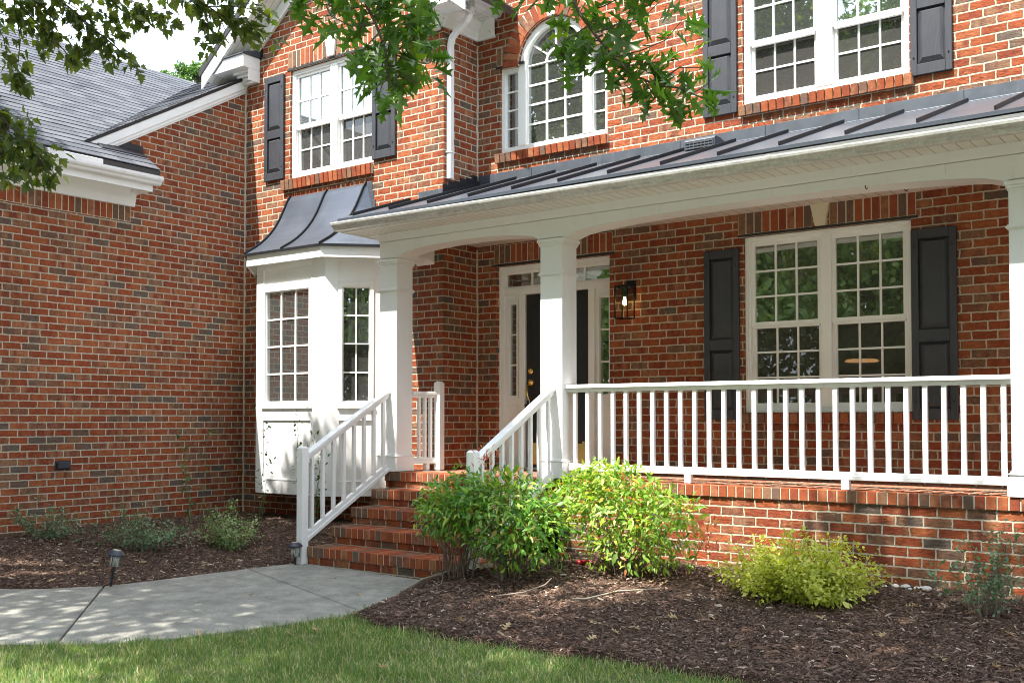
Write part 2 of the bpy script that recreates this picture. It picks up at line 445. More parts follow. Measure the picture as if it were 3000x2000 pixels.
M['gumleaf'] = mat_leaf("small_maple_leaf", [(0,(0.060,0.092,0.026)), (0.5,(0.100,0.135,0.034)), (0.9,(0.15,0.165,0.04)), (1,(0.22,0.26,0.04))], 0.55, 0.42)
M['farleaf'] = mat_leaf("distant_tree_leaf", [(0,(0.08,0.14,0.03)), (0.6,(0.13,0.22,0.04)), (1,(0.22,0.29,0.06))], 0.3, 0.5)
M['nandina'] = mat_leaf("nandina_leaf", [(0,(0.070,0.185,0.030)), (0.4,(0.13,0.29,0.040)), (0.78,(0.25,0.40,0.050)), (0.955,(0.40,0.46,0.07)), (0.985,(0.40,0.16,0.06)), (1,(0.42,0.06,0.045))], 0.36, 0.45)
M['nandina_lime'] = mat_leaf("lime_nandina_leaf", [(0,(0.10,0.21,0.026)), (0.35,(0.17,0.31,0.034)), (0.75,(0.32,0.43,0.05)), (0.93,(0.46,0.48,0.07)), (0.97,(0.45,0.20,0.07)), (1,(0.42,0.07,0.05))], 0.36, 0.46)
M['nandina_red'] = mat_leaf("red_new_nandina_leaf", [(0,(0.55,0.10,0.075)), (0.5,(0.60,0.20,0.12)), (1,(0.52,0.42,0.09))], 0.40, 0.45, (1.4,1.0,0.8))
M['goldleaf'] = mat_leaf("golden_shrub_leaf", [(0,(0.29,0.34,0.028)), (0.5,(0.50,0.52,0.055)), (1,(0.66,0.63,0.17))], 0.36, 0.45)
M['greyleaf'] = mat_leaf("grey_green_shrub_leaf", [(0,(0.075,0.145,0.072)), (0.5,(0.135,0.225,0.105)), (0.9,(0.21,0.30,0.15)), (1,(0.28,0.08,0.09))], 0.28, 0.45, (1.2,1.4,0.8))
M['palebush'] = mat_leaf("pale_green_shrub_leaf", [(0,(0.12,0.21,0.07)), (0.5,(0.22,0.33,0.11)), (0.93,(0.34,0.43,0.18)), (1,(0.40,0.16,0.10))], 0.3, 0.45, (1.2,1.4,0.8))
M['roseleaf'] = mat_leaf("rose_leaf", [(0,(0.022,0.060,0.018)), (0.6,(0.045,0.11,0.028)), (0.92,(0.10,0.17,0.03)), (1,(0.16,0.05,0.02))], 0.28, 0.4)
M['redleaf'] = mat_leaf("dark_red_rose_shoot", [(0,(0.14,0.018,0.018)), (1,(0.22,0.05,0.03))], 0.25, 0.4, (1.2,0.7,0.6))
M['stem'] = mat_plain("grey_brown_stem", (0.16, 0.115, 0.085), 0.85, var=0.3, nscale=60, bump=0.4)
M['palestem'] = mat_plain("bleached_bare_branch", (0.22, 0.18, 0.14), 0.85, var=0.3, nscale=50, bump=0.4)
M['greenstem'] = mat_plain("green_rose_cane", (0.12, 0.17, 0.05), 0.6, var=0.3, nscale=40)
M['bark'] = mat_plain("dark_bark", (0.075, 0.058, 0.045), 0.9, var=0.4, nscale=18, bump=0.8, bscale=30)
M['grass'] = mat_leaf("grass_blade", [(0,(0.075,0.165,0.036)), (0.42,(0.130,0.235,0.060)), (0.66,(0.21,0.29,0.09)), (0.80,(0.42,0.38,0.20)), (1,(0.58,0.52,0.34))], 0.35, 0.5)
M['deadleaf'] = mat_leaf("dry_tan_leaf", [(0,(0.42,0.29,0.15)), (0.6,(0.50,0.37,0.20)), (1,(0.26,0.12,0.05))], 0.2, 0.7, (1.2,1.0,0.8))
M['pine'] = mat_leaf("pine_needle", [(0,(0.05,0.12,0.02)), (1,(0.12,0.22,0.04))], 0.3, 0.5)
def mat_chip():
    k = NT("shredded_bark_mulch"); r = k.island(); ob = k.obj()
    c = k.ramp(r, [(0,(0.038,0.021,0.013)), (0.45,(0.080,0.045,0.028)), (0.78,(0.135,0.078,0.050)), (0.94,(0.20,0.125,0.095)), (0.98,(0.34,0.25,0.18)), (1,(0.55,0.47,0.37))])
    n = k.noise(k.scale(ob, (60, 60, 60)), 2, 3)
    c = k.mix(0.5, c, k.ramp(n, [(0.3,(0.5,0.5,0.5)), (0.7,(1.3,1.3,1.3))]), 'MULTIPLY')
    return k.done(k.bsdf(c, 0.75, spec=0.35))
M['chip'] = mat_chip()
def mat_ground(name, stops, s1=14, s2=90):
    k = NT(name); ob = k.obj()
    n = k.noise(ob, s1, 6, 0.7); n2 = k.noise(ob, s2, 4, 0.7)
    c = k.ramp(k.math('ADD', k.math('MULTIPLY', n, 0.5), k.math('MULTIPLY', n2, 0.5)), stops)
    return k.done(k.bsdf(c, 0.95, normal=k.bump(n2, 0.8, 0.015), spec=0.15))
M['mulch'] = mat_ground("mulch_soil", [(0.3,(0.018,0.010,0.007)), (0.55,(0.050,0.027,0.019)), (0.75,(0.095,0.055,0.040))], 30, 110)
M['turf'] = mat_ground("lawn_soil", [(0.3,(0.070,0.072,0.038)), (0.5,(0.12,0.118,0.065)), (0.72,(0.21,0.195,0.12))], 6, 70)
def mat_concrete():
    k = NT("broom_finished_concrete"); ob = k.obj()
    n = k.noise(ob, 4.5, 8, 0.78); n2 = k.noise(ob, 95, 4, 0.8); n3 = k.noise(k.scale(ob, (18, 60, 20)), 2.5, 3)
    c = k.ramp(n, [(0.32,(0.150,0.148,0.128)), (0.5,(0.225,0.220,0.192)), (0.68,(0.320,0.310,0.268))])
    c = k.mix(0.65, c, k.ramp(n2, [(0.3,(0.55,0.55,0.55)), (0.7,(1.4,1.4,1.38))]), 'MULTIPLY')
    return k.done(k.bsdf(c, 0.9, normal=k.bump(k.math('ADD', n2, k.math('MULTIPLY', n3, 0.5)), 0.6, 0.005), spec=0.2))
M['concrete'] = mat_concrete()
M['bounce'] = mat_plain('pale_bounce_concrete', (0.44, 0.43, 0.40), 0.9, var=0.15)  # surface of the added slab that bounces sun up to the trim
M['stone'] = mat_plain("white_quartz_pebble", (0.55, 0.53, 0.48), 0.7, var=0.25, nscale=50, bump=0.4)
M['stickmat'] = mat_plain("weathered_stick", (0.34, 0.30, 0.23), 0.85, var=0.25, nscale=60, bump=0.4)
M['canred'] = mat_plain("crushed_red_can", (0.42, 0.02, 0.03), 0.3, 0.4, var=0.2)
M['cansilver'] = mat_plain("can_aluminium", (0.75, 0.75, 0.76), 0.28, 0.9, var=0.1)
def mat_lens():
    k = NT("frosted_lens"); ob = k.obj()
    b = k.bsdf((0.62,0.62,0.56), 0.25); t = k.n("ShaderNodeBsdfTransparent")
    m = k.n("ShaderNodeMixShader"); k.set(m.inputs[0], k.mr(k.noise(k.scale(ob, (90,90,20)), 1, 2), 0.35, 0.65, 0.25, 0.8))
    k.t.links.new(t.outputs[0], m.inputs[1]); k.t.links.new(b.outputs[0], m.inputs[2]); return k.done(m)
M['lens'] = mat_lens()
M['tan'] = mat_plain("tan_door_kick_plate", (0.55, 0.42, 0.14), 0.25, 0.9, var=0.1)
# ================================================================ THE HOUSE
house = empty("brick_house", (-6.5, 9.0, -0.9), "two-storey red brick house with white trim, front porch and grey shingle roof", "house")
W = M['white']

def wall_cells(mb, xs0, xs1, z0, z1, y0, y1, holes):
    xs = sorted({xs0, xs1, *[h[0] for h in holes], *[h[1] for h in holes]})
    for a, b in zip(xs[:-1], xs[1:]):
        hz = sorted([(h[2], h[3]) for h in holes if h[0] < (a+b)/2 < h[1]])
        z = z0
        for lo, hi in hz:
            if lo > z: mb.box(a, b, y0, y1, z, lo)
            z = hi
        if z < z1: mb.box(a, b, y0, y1, z, z1)
WX0, WX1 = -4.362, -2.748                     # right hand windows, both storeys
UW0, UW1 = 3.69, 5.09
GX0, GX1, GZ0, GZ1 = -10.368, -8.868, 3.68, 5.087
ACX, ACZ, AR = -6.668, 4.66, 0.47
DX0, DX1, DZ = -7.4714, -5.9168, 2.354
# main wall behind the porch
mb = MB()
wall_cells(mb, XR, XE, -1.2, 6.9, YW, YW+0.2, [(WX0, WX1, 0.635, 2.378), (WX0, WX1, UW0, UW1), (DX0, DX1, -0.02, DZ),
           (-7.4124, -5.9415, 3.6725, 4.68), (ACX-AR, ACX+AR, 4.68, ACZ+AR)])
for sgn in (-1, 1):
    arc = [(ACX + sgn*AR*math.cos(R(t)), ACZ + AR*math.sin(R(t))) for t in range(3, 91, 6)] + [(ACX, ACZ+AR)]
    poly = [(ACX+sgn*AR, 4.68)] + arc + [(ACX, ACZ+AR+0.003), (ACX+sgn*AR, ACZ+AR+0.003)]
    mb.prism(poly, 'y', YW, YW+0.2)
main_wall = mb.build("brick_wall", M['brick'], house)
# projecting gable block
mb = MB()
wall_cells(mb, XL, XR, -1.2, 5.5, YG, YG+0.2, [(GX0, GX1, GZ0, GZ1), (-10.6, -8.95, 0.5, 2.35)])
mb.prism([(XL, 5.5), (XR, 5.5), (-8.2, 6.12), (-9.51, 7.0), (-10.82, 6.05)], 'y', YG, YG+0.2)
mb.box(XR-0.2, XR, YG+0.2, YW+0.2, -1.2, 6.3)
mb.build("brick_wall", M['brick'], house, uvo=(0.06, 0))
# garage wing wall
mb = MB()
mb.prism([(2.4, -1.3), (YG, -1.3), (YG, 5.08), (6.62, 3.66), (2.4, 3.66)], 'x', XL-0.2, XL)
mb.box(-16.5, XL-0.2, 2.4, 2.6, -1.3, 3.3)
mb.build("brick_wall", M['brick'], house, uvo=(0.02, 0))
# thick mortar bead down the inner corners
for x, y, a, b in ((XL, YG, -0.72, 5.05), (XR, YW, 0.0, 2.6), (XR, YW, 3.4, 5.06)):
    mb = MB(); z = a; pts = []
    while z < b:
        pts.append((x+random.uniform(.002,.010), y-random.uniform(.002,.010), z)); z += 0.06
    mb.tube(pts, [random.uniform(.010,.016) for _ in pts], 6)
    mb.build("mortar_joint", M['mortar'], house)

# rooms behind the openings
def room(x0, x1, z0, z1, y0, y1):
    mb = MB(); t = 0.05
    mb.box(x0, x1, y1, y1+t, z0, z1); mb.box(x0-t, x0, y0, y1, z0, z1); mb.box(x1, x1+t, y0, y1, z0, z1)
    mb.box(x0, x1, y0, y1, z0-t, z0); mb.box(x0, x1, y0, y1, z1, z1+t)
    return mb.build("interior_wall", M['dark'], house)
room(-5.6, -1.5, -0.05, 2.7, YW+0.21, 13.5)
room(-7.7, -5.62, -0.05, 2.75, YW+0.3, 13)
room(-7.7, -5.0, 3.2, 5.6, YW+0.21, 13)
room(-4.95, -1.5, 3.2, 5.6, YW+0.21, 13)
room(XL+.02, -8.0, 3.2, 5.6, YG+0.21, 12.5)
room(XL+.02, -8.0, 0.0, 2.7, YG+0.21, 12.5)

def curtain(x0, x1, z0, z1, y, mat='curtain'):
    n = max(6, int((x1-x0)/.02)); pts = [(x0+(x1-x0)*i/n, y+.022*math.sin(i*1.05)+random.uniform(-.004,.004)) for i in range(n+1)]
    mb = MB()
    for (a, c), (b, d) in zip(pts[:-1], pts[1:]): mb.add([(a,c,z0),(b,d,z0),(b,d,z1),(a,c,z1)], [(0,1,2,3)])
    return mb.build("curtain", M[mat], house, smooth=True)
curtain(-10.27, -10.10, .55, 2.3, 8.72); curtain(-9.36, -9.20, .55, 2.3, 8.78)
curtain(-7.36, -7.16, 3.6, 4.9, 10.1); curtain(-6.75, -6.30, 3.6, 5.2, 10.25); curtain(-10.15, -9.75, 3.6, 4.45, 9.6)
MB().box(-4.30, -3.62, 9.80, 9.81, 4.30, 5.2).build("window_shade", M['curtain'], house); MB().box(-3.48, -2.80, 9.80, 9.81, 4.30, 5.2).build("window_shade", M['curtain'], house)
MB().box(-10.31, -9.66, 9.20, 9.21, 4.33, 5.15).build("window_shade", M['white'], house); MB().box(-9.54, -8.92, 9.20, 9.21, 4.33, 5.15).build("window_shade", M['white'], house)
# ---------------------------------------------------------------- brick trim made of single bricks
def brick_row(name, bricks, back=None, parent=house):
    mb = MB()
    for b in bricks: mb.obox(*b)
    o = mb.build(name, M['brickunit'], parent, bevel=0.004)
    if back:
        m2 = MB()
        for b in back: m2.box(*b)
        m2.build("mortar_bed", M['mortar'], o)
    return o
def soldier(x0, x1, z0, z1, y, pitch=0.08, tilt=0.0, gap=None, name="brick_lintel"):
    n = max(1, round((x1-x0)/pitch)); p = (x1-x0)/n; bs = []
    for i in range(n):
        xc = x0 + p*(i+0.5)
        if gap and gap[0] < xc < gap[1]: continue
        lean = tilt*(xc-(x0+x1)/2)/((x1-x0)/2)
        bs.append(((xc+random.uniform(-.002,.002), y+0.045+random.uniform(-.003,.003), (z0+z1)/2),
                   ((p-0.011)/2, 0, 0), (0, 0.052, 0), (lean*(z1-z0)/2, 0, (z1-z0)/2-0.004)))
    return brick_row(name, bs, [(x0, x1, y-0.003, y+0.09, z0, z1)])
def sill(x0, x1, z0, z1, y, out=0.045, pitch=0.08):
    n = max(1, round((x1-x0)/pitch)); p = (x1-x0)/n
    bs = [((x0+p*(i+0.5), y-out/2+0.02, (z0+z1)/2), ((p-0.011)/2, 0, 0), (0, out/2+0.03, 0.007), (0, -0.006, (z1-z0)/2)) for i in range(n)]
    return brick_row("brick_sill", bs, [(x0+.004, x1-.004, y-out+0.012, y+0.05, z0+0.004, z1-0.006)])
soldier(-4.42, -3.66, 2.405, 2.63, YW); soldier(-3.495, -2.70, 2.405, 2.63, YW)
soldier(-7.50, -5.88, 2.385, 2.60, YW)
soldier(-4.42, -2.70, UW1+0.03, UW1+0.25, YW)
soldier(GX0-0.05, -9.69, GZ1+0.03, GZ1+0.25, YG); soldier(-9.51, GX1+0.05, GZ1+0.03, GZ1+0.25, YG)
soldier(-7.46, -7.22, 4.712, 4.93, YW); soldier(-6.12, -5.89, 4.712, 4.93, YW)
sill(WX0-0.01, WX1+0.01, 0.545, 0.638, YW); sill(WX0-0.03, WX1+0.04, 3.585, 3.692, YW)
sill(GX0-0.13, GX1, 3.535, 3.668, YG); sill(-7.46, -5.92, 3.565, 3.670, YW)
for x0, x1, z, y in ((WX0, WX1, 2.378, YW), (DX0, DX1, DZ, YW), (GX0, GX1, GZ1, YG), (WX0, WX1, UW1, YW), (-7.412, -7.13, 4.68, YW), (-6.2, -5.94, 4.68, YW)):
    MB().box(x0-0.06, x1+0.06, y-0.006, y+0.09, z+0.003, z+0.027).build("steel_lintel", M['lintel'], house)
# ring of bricks over the arched window
bs = []; n = 23
for i in range(n):
    t = math.pi*(i+0.5)/n; c, s_ = math.cos(t), math.sin(t)
    if i == n//2: continue
    rm = AR+0.112
    bs.append(((ACX+rm*c, YW+0.03+random.uniform(-.004,.004), ACZ+rm*s_), (-s_*0.0345, 0, c*0.0345), (0, 0.055, 0), (c*0.107, 0, s_*0.107)))
ring = brick_row("brick_arch", bs)
m2 = MB(); arc = [(ACX+(AR+0.004)*math.cos(R(t)), ACZ+(AR+0.004)*math.sin(R(t))) for t in range(0, 181, 6)]
arc += [(ACX+(AR+0.228)*math.cos(R(t)), ACZ+(AR+0.228)*math.sin(R(t))) for t in range(180, -1, -6)]
for i in range(30):
    q = [arc[i], arc[i+1], arc[61-i-1], arc[61-i]]
    m2.prism(q, 'y', YW-0.008, YW+0.06)
m2.build("mortar_bed", M['mortar'], ring)
def keystone(xc, z0, z1, y, w0, w1):
    MB().prism([(xc-w0/2, z0), (xc+w0/2, z0), (xc+w1/2, z1), (xc-w1/2, z1)], 'y', y-0.035, y+0.05).build("keystone", M['keystone'] if z0 < 3 else M['white'], house, bevel=0.006)
keystone(-3.578, 2.405, 2.625, YW, 0.10, 0.19)
keystone(-9.60, GZ1+0.03, GZ1+0.30, YG, 0.11, 0.21)
keystone(ACX, ACZ+AR+0.005, ACZ+AR+0.28, YW, 0.10, 0.17)

# ---------------------------------------------------------------- windows
def grid_unit(parent, x0, x1, z0, z1, y, cols, rows, glass, stile=0.038, bar=0.018, T=None, frame=True, depth=0.03):
    """one sash: stiles and rails with muntins, and its pane behind them"""
    T = T or (lambda x, y, z: (x, y, z))
    mb = MB()
    def bx(a, b, c, d, e, f):
        mm = MB().box(a, b, c, d, e, f); mb.add([T(*p) for p in mm.v], mm.f)
    if frame:
        bx(x0, x0+stile, y, y+depth, z0, z1); bx(x1-stile, x1, y, y+depth, z0, z1)
        bx(x0+stile, x1-stile, y, y+depth, z0, z0+stile*1.15); bx(x0+stile, x1-stile, y, y+depth, z1-stile, z1)
    g0, g1, h0, h1 = x0+stile, x1-stile, z0+stile*1.15, z1-stile
    for i in range(1, cols):
        xc = g0+(g1-g0)*i/cols; bx(xc-bar/2, xc+bar/2, y+0.009, y+0.0215, h0, h1)
    for j in range(1, rows):
        zc = h0+(h1-h0)*j/rows
        for i in range(cols):
            a = g0+(g1-g0)*i/cols + (bar/2 if i else 0); b = g0+(g1-g0)*(i+1)/cols - (bar/2 if i < cols-1 else 0)
            bx(a, b, y+0.010, y+0.0205, zc-bar/2, zc+bar/2)
    s = mb.build("sash", M['vinyl'], parent)
    mb2 = MB().box(g0-.004, g1+.004, y+0.021, y+0.026, h0-.004, h1+.004)
    p = MB(); p.add([T(*q) for q in mb2.v], mb2.f)
    p.build("pane", glass, parent)
    return s
def casing(x0, x1, z0, z1, y, w=0.05, mulls=(), mat=None):
    mb = MB(); d = 0.11
    for k_, (o, wd) in enumerate(((0, w*0.55), (0.012, w))):            # stepped brick mould
        yy = y + o
        mb.box(x0+(0 if k_==0 else w*0.55), x0+wd, yy, y+d, z0, z1); mb.box(x1-wd, x1-(0 if k_==0 else w*0.55), yy, y+d, z0, z1)
        mb.box(x0+wd, x1-wd, yy, y+d, z1-wd, z1-(0 if k_==0 else w*0.55))
        mb.box(x0+wd, x1-wd, yy, y+d, z0+(0 if k_==0 else w*0.55), z0+wd)
    for a, b in mulls: mb.box(a, b, y+0.004, y+d, z0+w, z1-w)
    return mb.build("window", mat or M['vinyl'], house, bevel=0.003)
def twin_window(x0, x1, z0, z1, y, m0, m1, meet, ru, rl, w=0.05, mat=None):
    o = casing(x0, x1, z0, z1, y, w, [(m0, m1)], mat)
    for a, b in ((x0+w, m0), (m1, x1-w)):
        grid_unit(o, a, b, meet-0.012, z1-w, y+0.030, 3, ru, M['glass'])
        grid_unit(o, a, b, z0+w, meet+0.022, y+0.062, 3, rl, M['screen'])
        MB().box(a+.02, b-.02, y+0.026, y+0.062, meet-0.032, meet-0.014).build("meeting_rail", M['vinyl'], o)
        for q in (a+.09, b-.09):
            MB().box(q-.012, q+.012, y+0.020, y+0.034, meet-0.030, meet-0.020).build("sash_latch", M['vinyl'], o, bevel=0.002)
    return o
twin_window(WX0, WX1, 0.638, 2.375, YW+0.03, -3.598, -3.498, 1.50, 3, 3, 0.052)
twin_window(WX0, WX1, 3.693, UW1-.003, YW+0.03, -3.62, -3.47, 4.31, 2, 2, 0.055)
twin_window(GX0, GX1, 3.683, GZ1-.003, YG+0.03, -9.66, -9.54, 4.345, 2, 2, 0.055)
# arched window between two side lights
zb = 3.675; y = YW+0.03
mb = MB()
mb.box(-7.41, -7.365, y, y+.11, zb, 4.675); mb.box(-5.985, -5.943, y, y+.11, zb, 4.675)
mb.box(-7.365, -5.985, y, y+.11, zb, zb+0.06)
mb.box(-7.365, -7.14, y, y+.11, 4.63, 4.675); mb.box(-6.20, -5.985, y, y+.11, 4.63, 4.675)
mb.box(-7.165, -7.06, y-.006, y+.11, zb+.06, 4.66); mb.box(-6.275, -6.17, y-.006, y+.11, zb+.06, 4.66)
ro, ri = AR-0.003, 0.393
for i in range(30):
    a, b = math.pi*i/30, math.pi*(i+1)/30
    P_ = lambda r, t: (ACX+r*math.cos(t), ACZ+r*math.sin(t))
    mb.prism([P_(ri,a), P_(ro,a), P_(ro,b), P_(ri,b)], 'y', y-.006, y+.11)
aw = mb.build("arched_window", M['vinyl'], house)
grid_unit(aw, -7.365, -7.165, zb+.06, 4.63, y+.03, 1, 4, M['glass'], 0.012)
grid_unit(aw, -6.17, -5.985, zb+.06, 4.63, y+.03, 1, 4, M['glass'], 0.012)
grid_unit(aw, -7.06, -6.275, zb+.06, 4.66, y+.03, 3, 4, M['glass'], 0.012, 0.022)
mb = MB(); rr = 0.131
for i in range(16):
    a, b = math.pi*i/16, math.pi*(i+1)/16
    mb.prism([P_(rr-.012,a), P_(rr+.012,a), P_(rr+.012,b), P_(rr-.012,b)], 'y', y+.039, y+.052)
for t in (R(36), R(90), R(144)):
    c, s_ = math.cos(t), math.sin(t); rm = (rr+ri)/2
    mb.obox((ACX+rm*c, y+.0455, ACZ+rm*s_), (c*(ri-rr)/2, 0, s_*(ri-rr)/2), (0, .006, 0), (-s_*.010, 0, c*.010))
mb.build("sash", M['vinyl'], aw)
arcp = [P_(ri+.004, math.pi*i/24) for i in range(25)]
MB().prism(arcp, 'y', y+.051, y+.056).build("pane", M['glass'], aw)
# shutters
def shutter(x0, x1, z0, z1, y, split=0.44):
    mb = MB(); t = 0.032; st = (x1-x0)*0.16; zs = z0+(z1-z0)*split; hr = 0.055
    yf = y-t
    mb.box(x0, x0+st, yf, y+.004, z0, z1); mb.box(x1-st, x1, yf, y+.004, z0, z1)
    mb.box(x0+st, x1-st, yf, y+.004, z0, z0+0.10); mb.box(x0+st, x1-st, yf, y+.004, z1-0.085, z1)
    mb.box(x0+st, x1-st, yf, y+.004, zs-hr, zs+hr)
    o = mb.build("shutter", M['shutter'], house, bevel=0.004)
    for a, b in ((z0+0.10, zs-hr), (zs+hr, z1-0.085)):
        m2 = MB(); X0, X1 = x0+st, x1-st; ins = 0.045
        m2.add([(X0,y-.004,a),(X1,y-.004,a),(X1,y-.004,b),(X0,y-.004,b),
                (X0+.012,y-.009,a+.012),(X1-.012,y-.009,a+.012),(X1-.012,y-.009,b-.012),(X0+.012,y-.009,b-.012),
                (X0+ins,yf+.004,a+ins*1.2),(X1-ins,yf+.004,a+ins*1.2),(X1-ins,yf+.004,b-ins*.7),(X0+ins,yf+.004,b-ins*.7)],
               [(0,1,5,4),(1,2,6,5),(2,3,7,6),(3,0,4,7),(4,5,9,8),(5,6,10,9),(6,7,11,10),(7,4,8,11),(8,9,10,11)])
        m2.build("raised_panel", M['shutter'], o)
    for xx in (x0+st/2, x1-st/2):
        for zz in (z0+.16, z1-.16):
            m3 = MB(); m3.add([(xx+.008*math.cos(q*1.0472), yf-.001-(.005 if r_ else 0), zz+.008*math.sin(q*1.0472)) for r_ in (0,1) for q in range(6)],
                   [(6,7,8,9,10,11)]+[(q,(q+1)%6,6+(q+1)%6,6+q) for q in range(6)])
            m3.build("screw", M['blackmetal'], o)
    return o
shutter(-4.782, -4.405, 0.570, 2.270, YW-.004); shutter(-2.744, -2.357, 0.570, 2.270, YW-.004)
shutter(-4.782, -4.415, 3.632, 5.14, YW-.004); shutter(-2.728, -2.372, 3.652, 5.14, YW-.004)
shutter(-10.845, -10.470, 3.695, 5.068, YG-.004); shutter(-8.866, -8.488, 3.695, 5.068, YG-.004)

# ---------------------------------------------------------------- front door, recessed in the wall
yd = YW+0.095; k_ = 1.0099
mb = MB()
X0, X1 = -7.50, -5.86; Zt = 2.366
mb.box(X0, X0+.035, yd-.03, yd+.08, 0, Zt); mb.box(X0+.035, X0+.085, yd-.012, yd+.08, 0, Zt)
mb.box(X1-.035, X1, yd-.03, yd+.08, 0, Zt); mb.box(X1-.085, X1-.035, yd-.012, yd+.08, 0, Zt)
mb.box(X0+.035, X1-.035, yd-.03, yd+.08, Zt-.035, Zt); mb.box(X0+.085, X1-.085, yd-.012, yd+.08, Zt-.085, Zt-.035)
mb.box(X0+.085, X1-.085, yd+.002, yd+.08, 2.018, 2.105)                    # transom bar
mb.box(-7.205, -7.125, yd-.004, yd+.08, 0, 2.018); mb.box(-6.255, -6.175, yd-.004, yd+.08, 0, 2.018)
surround = mb.build("door_surround", M['trim'], house, bevel=0.004)
grid_unit(surround, X0+.085, X1-.085, 2.105, Zt-.085, yd+.02, 4, 1, M['glass'], 0.014, 0.020)
for a, b in ((X0+.085, -7.205), (-6.175, X1-.085)):
    mb = MB()
    mb.box(a, b, yd+.030, yd+.07, 0, 0.84); mb.box(a, b, yd+.030, yd+.07, 1.93, 2.018)
    mb.box(a, a+.05, yd+.030, yd+.07, .84, 1.93); mb.box(b-.05, b, yd+.030, yd+.07, .84, 1.93)
    mb.box(a+.035, b-.035, yd+.020, yd+.031, .10, .13); mb.box(a+.035, b-.035, yd+.020, yd+.031, .70, .73)
    mb.box(a+.035, a+.05, yd+.020, yd+.031, .13, .70); mb.box(b-.05, b-.035, yd+.020, yd+.031, .13, .70)
    mb.box(a+.03, b-.03, yd+.018, yd+.031, .815, .845); mb.box(a+.03, b-.03, yd+.018, yd+.031, 1.92, 1.945)
    mb.box(a+.03, a+.055, yd+.018, yd+.031, .845, 1.92); mb.box(b-.055, b-.03, yd+.018, yd+.031, .845, 1.92)
    sd = mb.build("sidelight", M['trim'], house, bevel=0.002)
    grid_unit(sd, a+.05, b-.05, .845, 1.92, yd+.030, 1, 3, M['glass'], 0.006)
mb = MB(); mb.box(-7.123, -6.257, yd+.03, yd+.075, 0.02, 2.012)
door = mb.build("front_door", M['black'], house, bevel=0.003)
mb = MB()
for a, b, c, d in ((-7.03,-6.74,1.16,1.88), (-6.64,-6.35,1.16,1.88), (-7.03,-6.74,.30,.98), (-6.64,-6.35,.30,.98)):
    mb.box(a, b, yd+.024, yd+.031, c, d)
mb.build("raised_panel", M['black'], door, bevel=0.006)
MB().box(-7.10, -6.28, yd+.025, yd+.0295, .06, .33).build("kick_plate", M['tan'], door)
mb = MB()
mm = MB().lathe([(.034,0),(.034,.008),(.026,.014),(.012,.018),(.012,.034)], (0,0,0)); mb.add([(-7.06+p[0], yd+.03-p[2], 1.128+p[1]) for p in mm.v], mm.f)
mb.build("deadbolt", M['brass'], door, smooth=False)
mb = MB()
mm = MB().lathe([(.040,0),(.040,.006),(.030,.014),(.014,.02),(.014,.035)], (0,0,0)); mb.add([(-7.06+p[0], yd+.03-p[2], .998+p[1]) for p in mm.v], mm.f)
mb.tube([(-7.06,yd+.02,.975),(-7.068,yd-.025,.955),(-7.07,yd-.040,.91),(-7.062,yd-.036,.85),(-7.052,yd-.015,.80),(-7.050,yd+.028,.775)], [.012,.012,.011,.010,.009,.009], 10)
mb.build("door_handle", M['brass'], door, smooth=True)
MB().box(-7.49, -5.87, YW+.0, yd+.1, 0.002, 0.024).build("door_threshold", M['gutter'], house)
lb = empty("key_lockbox", (-7.06, yd-.03, .70), "small dark lockbox hanging on the brass front door handle", "lockbox")
MB().box(-.035, .035, -.02, .02, -.06, .05).build("lockbox_body", M['plastic'], lb, bevel=.008, local=True)
MB().tube([(-.022,0,.05),(-.022,0,.09),(0,0,.108),(.022,0,.09),(.022,0,.05)], .005, 8).build("shackle", M['gutter'], lb, local=True)

# ---------------------------------------------------------------- porch: base, floor, steps
mb = MB(); mb.box(-5.75, XE, YP+.02, YP+.22, -1.3, -.10)
mb.box(-8.10, -7.955, YP+.06, YG, -1.3, -.10)
mb.build("porch_base", M['brick'], house)
def rowlock(name, x0, x1, y, z1, depth, h=0.10, parent=house, slop=.003):
    n = round((x1-x0)/0.0805); p = (x1-x0)/n
    bs = [((x0+p*(i+.5), y+depth/2+random.uniform(-slop,slop), z1-h/2+random.uniform(-.0015,.0015)), ((p-.0105)/2,0,0), (0,depth/2,0), (0,0,h/2)) for i in range(n)]
    return brick_row(name, bs, [(x0+.003, x1-.003, y+.007, y+depth-.004, z1-h+.002, z1-.004)], parent)
rowlock("porch_edge", -5.74, XE, YP, 0.0, 0.21)
MB().box(-8.10, XE, YP+.216, YW+.1, -.12, -.004).build("porch_floor", M['brick'], house, uvo=(.03,.05))
RI, TR = 0.1749, 0.303
steps = MB().box(-7.955, -5.78, YP-4*TR+.02, YP-4*TR+.06, -1.3, -4*RI-.1).build("steps", M['brick'], house, uvo=(.05, 4*RI))
for i in range(5):
    zt = -(4-i)*RI; y0 = YP-(4-i)*TR
    if i == 4: rowlock("tread", -8.07, -5.77, y0, zt, 0.21, parent=steps)
    else: rowlock("tread", -7.975, -5.77, y0, zt, TR+.02, parent=steps)
    if i: MB().box(-7.955, -5.78, y0+.022, y0+.30, zt-RI-.01, zt-.10).build("riser", M['brick'], steps, uvo=(random.random(), RI-zt-0.1))

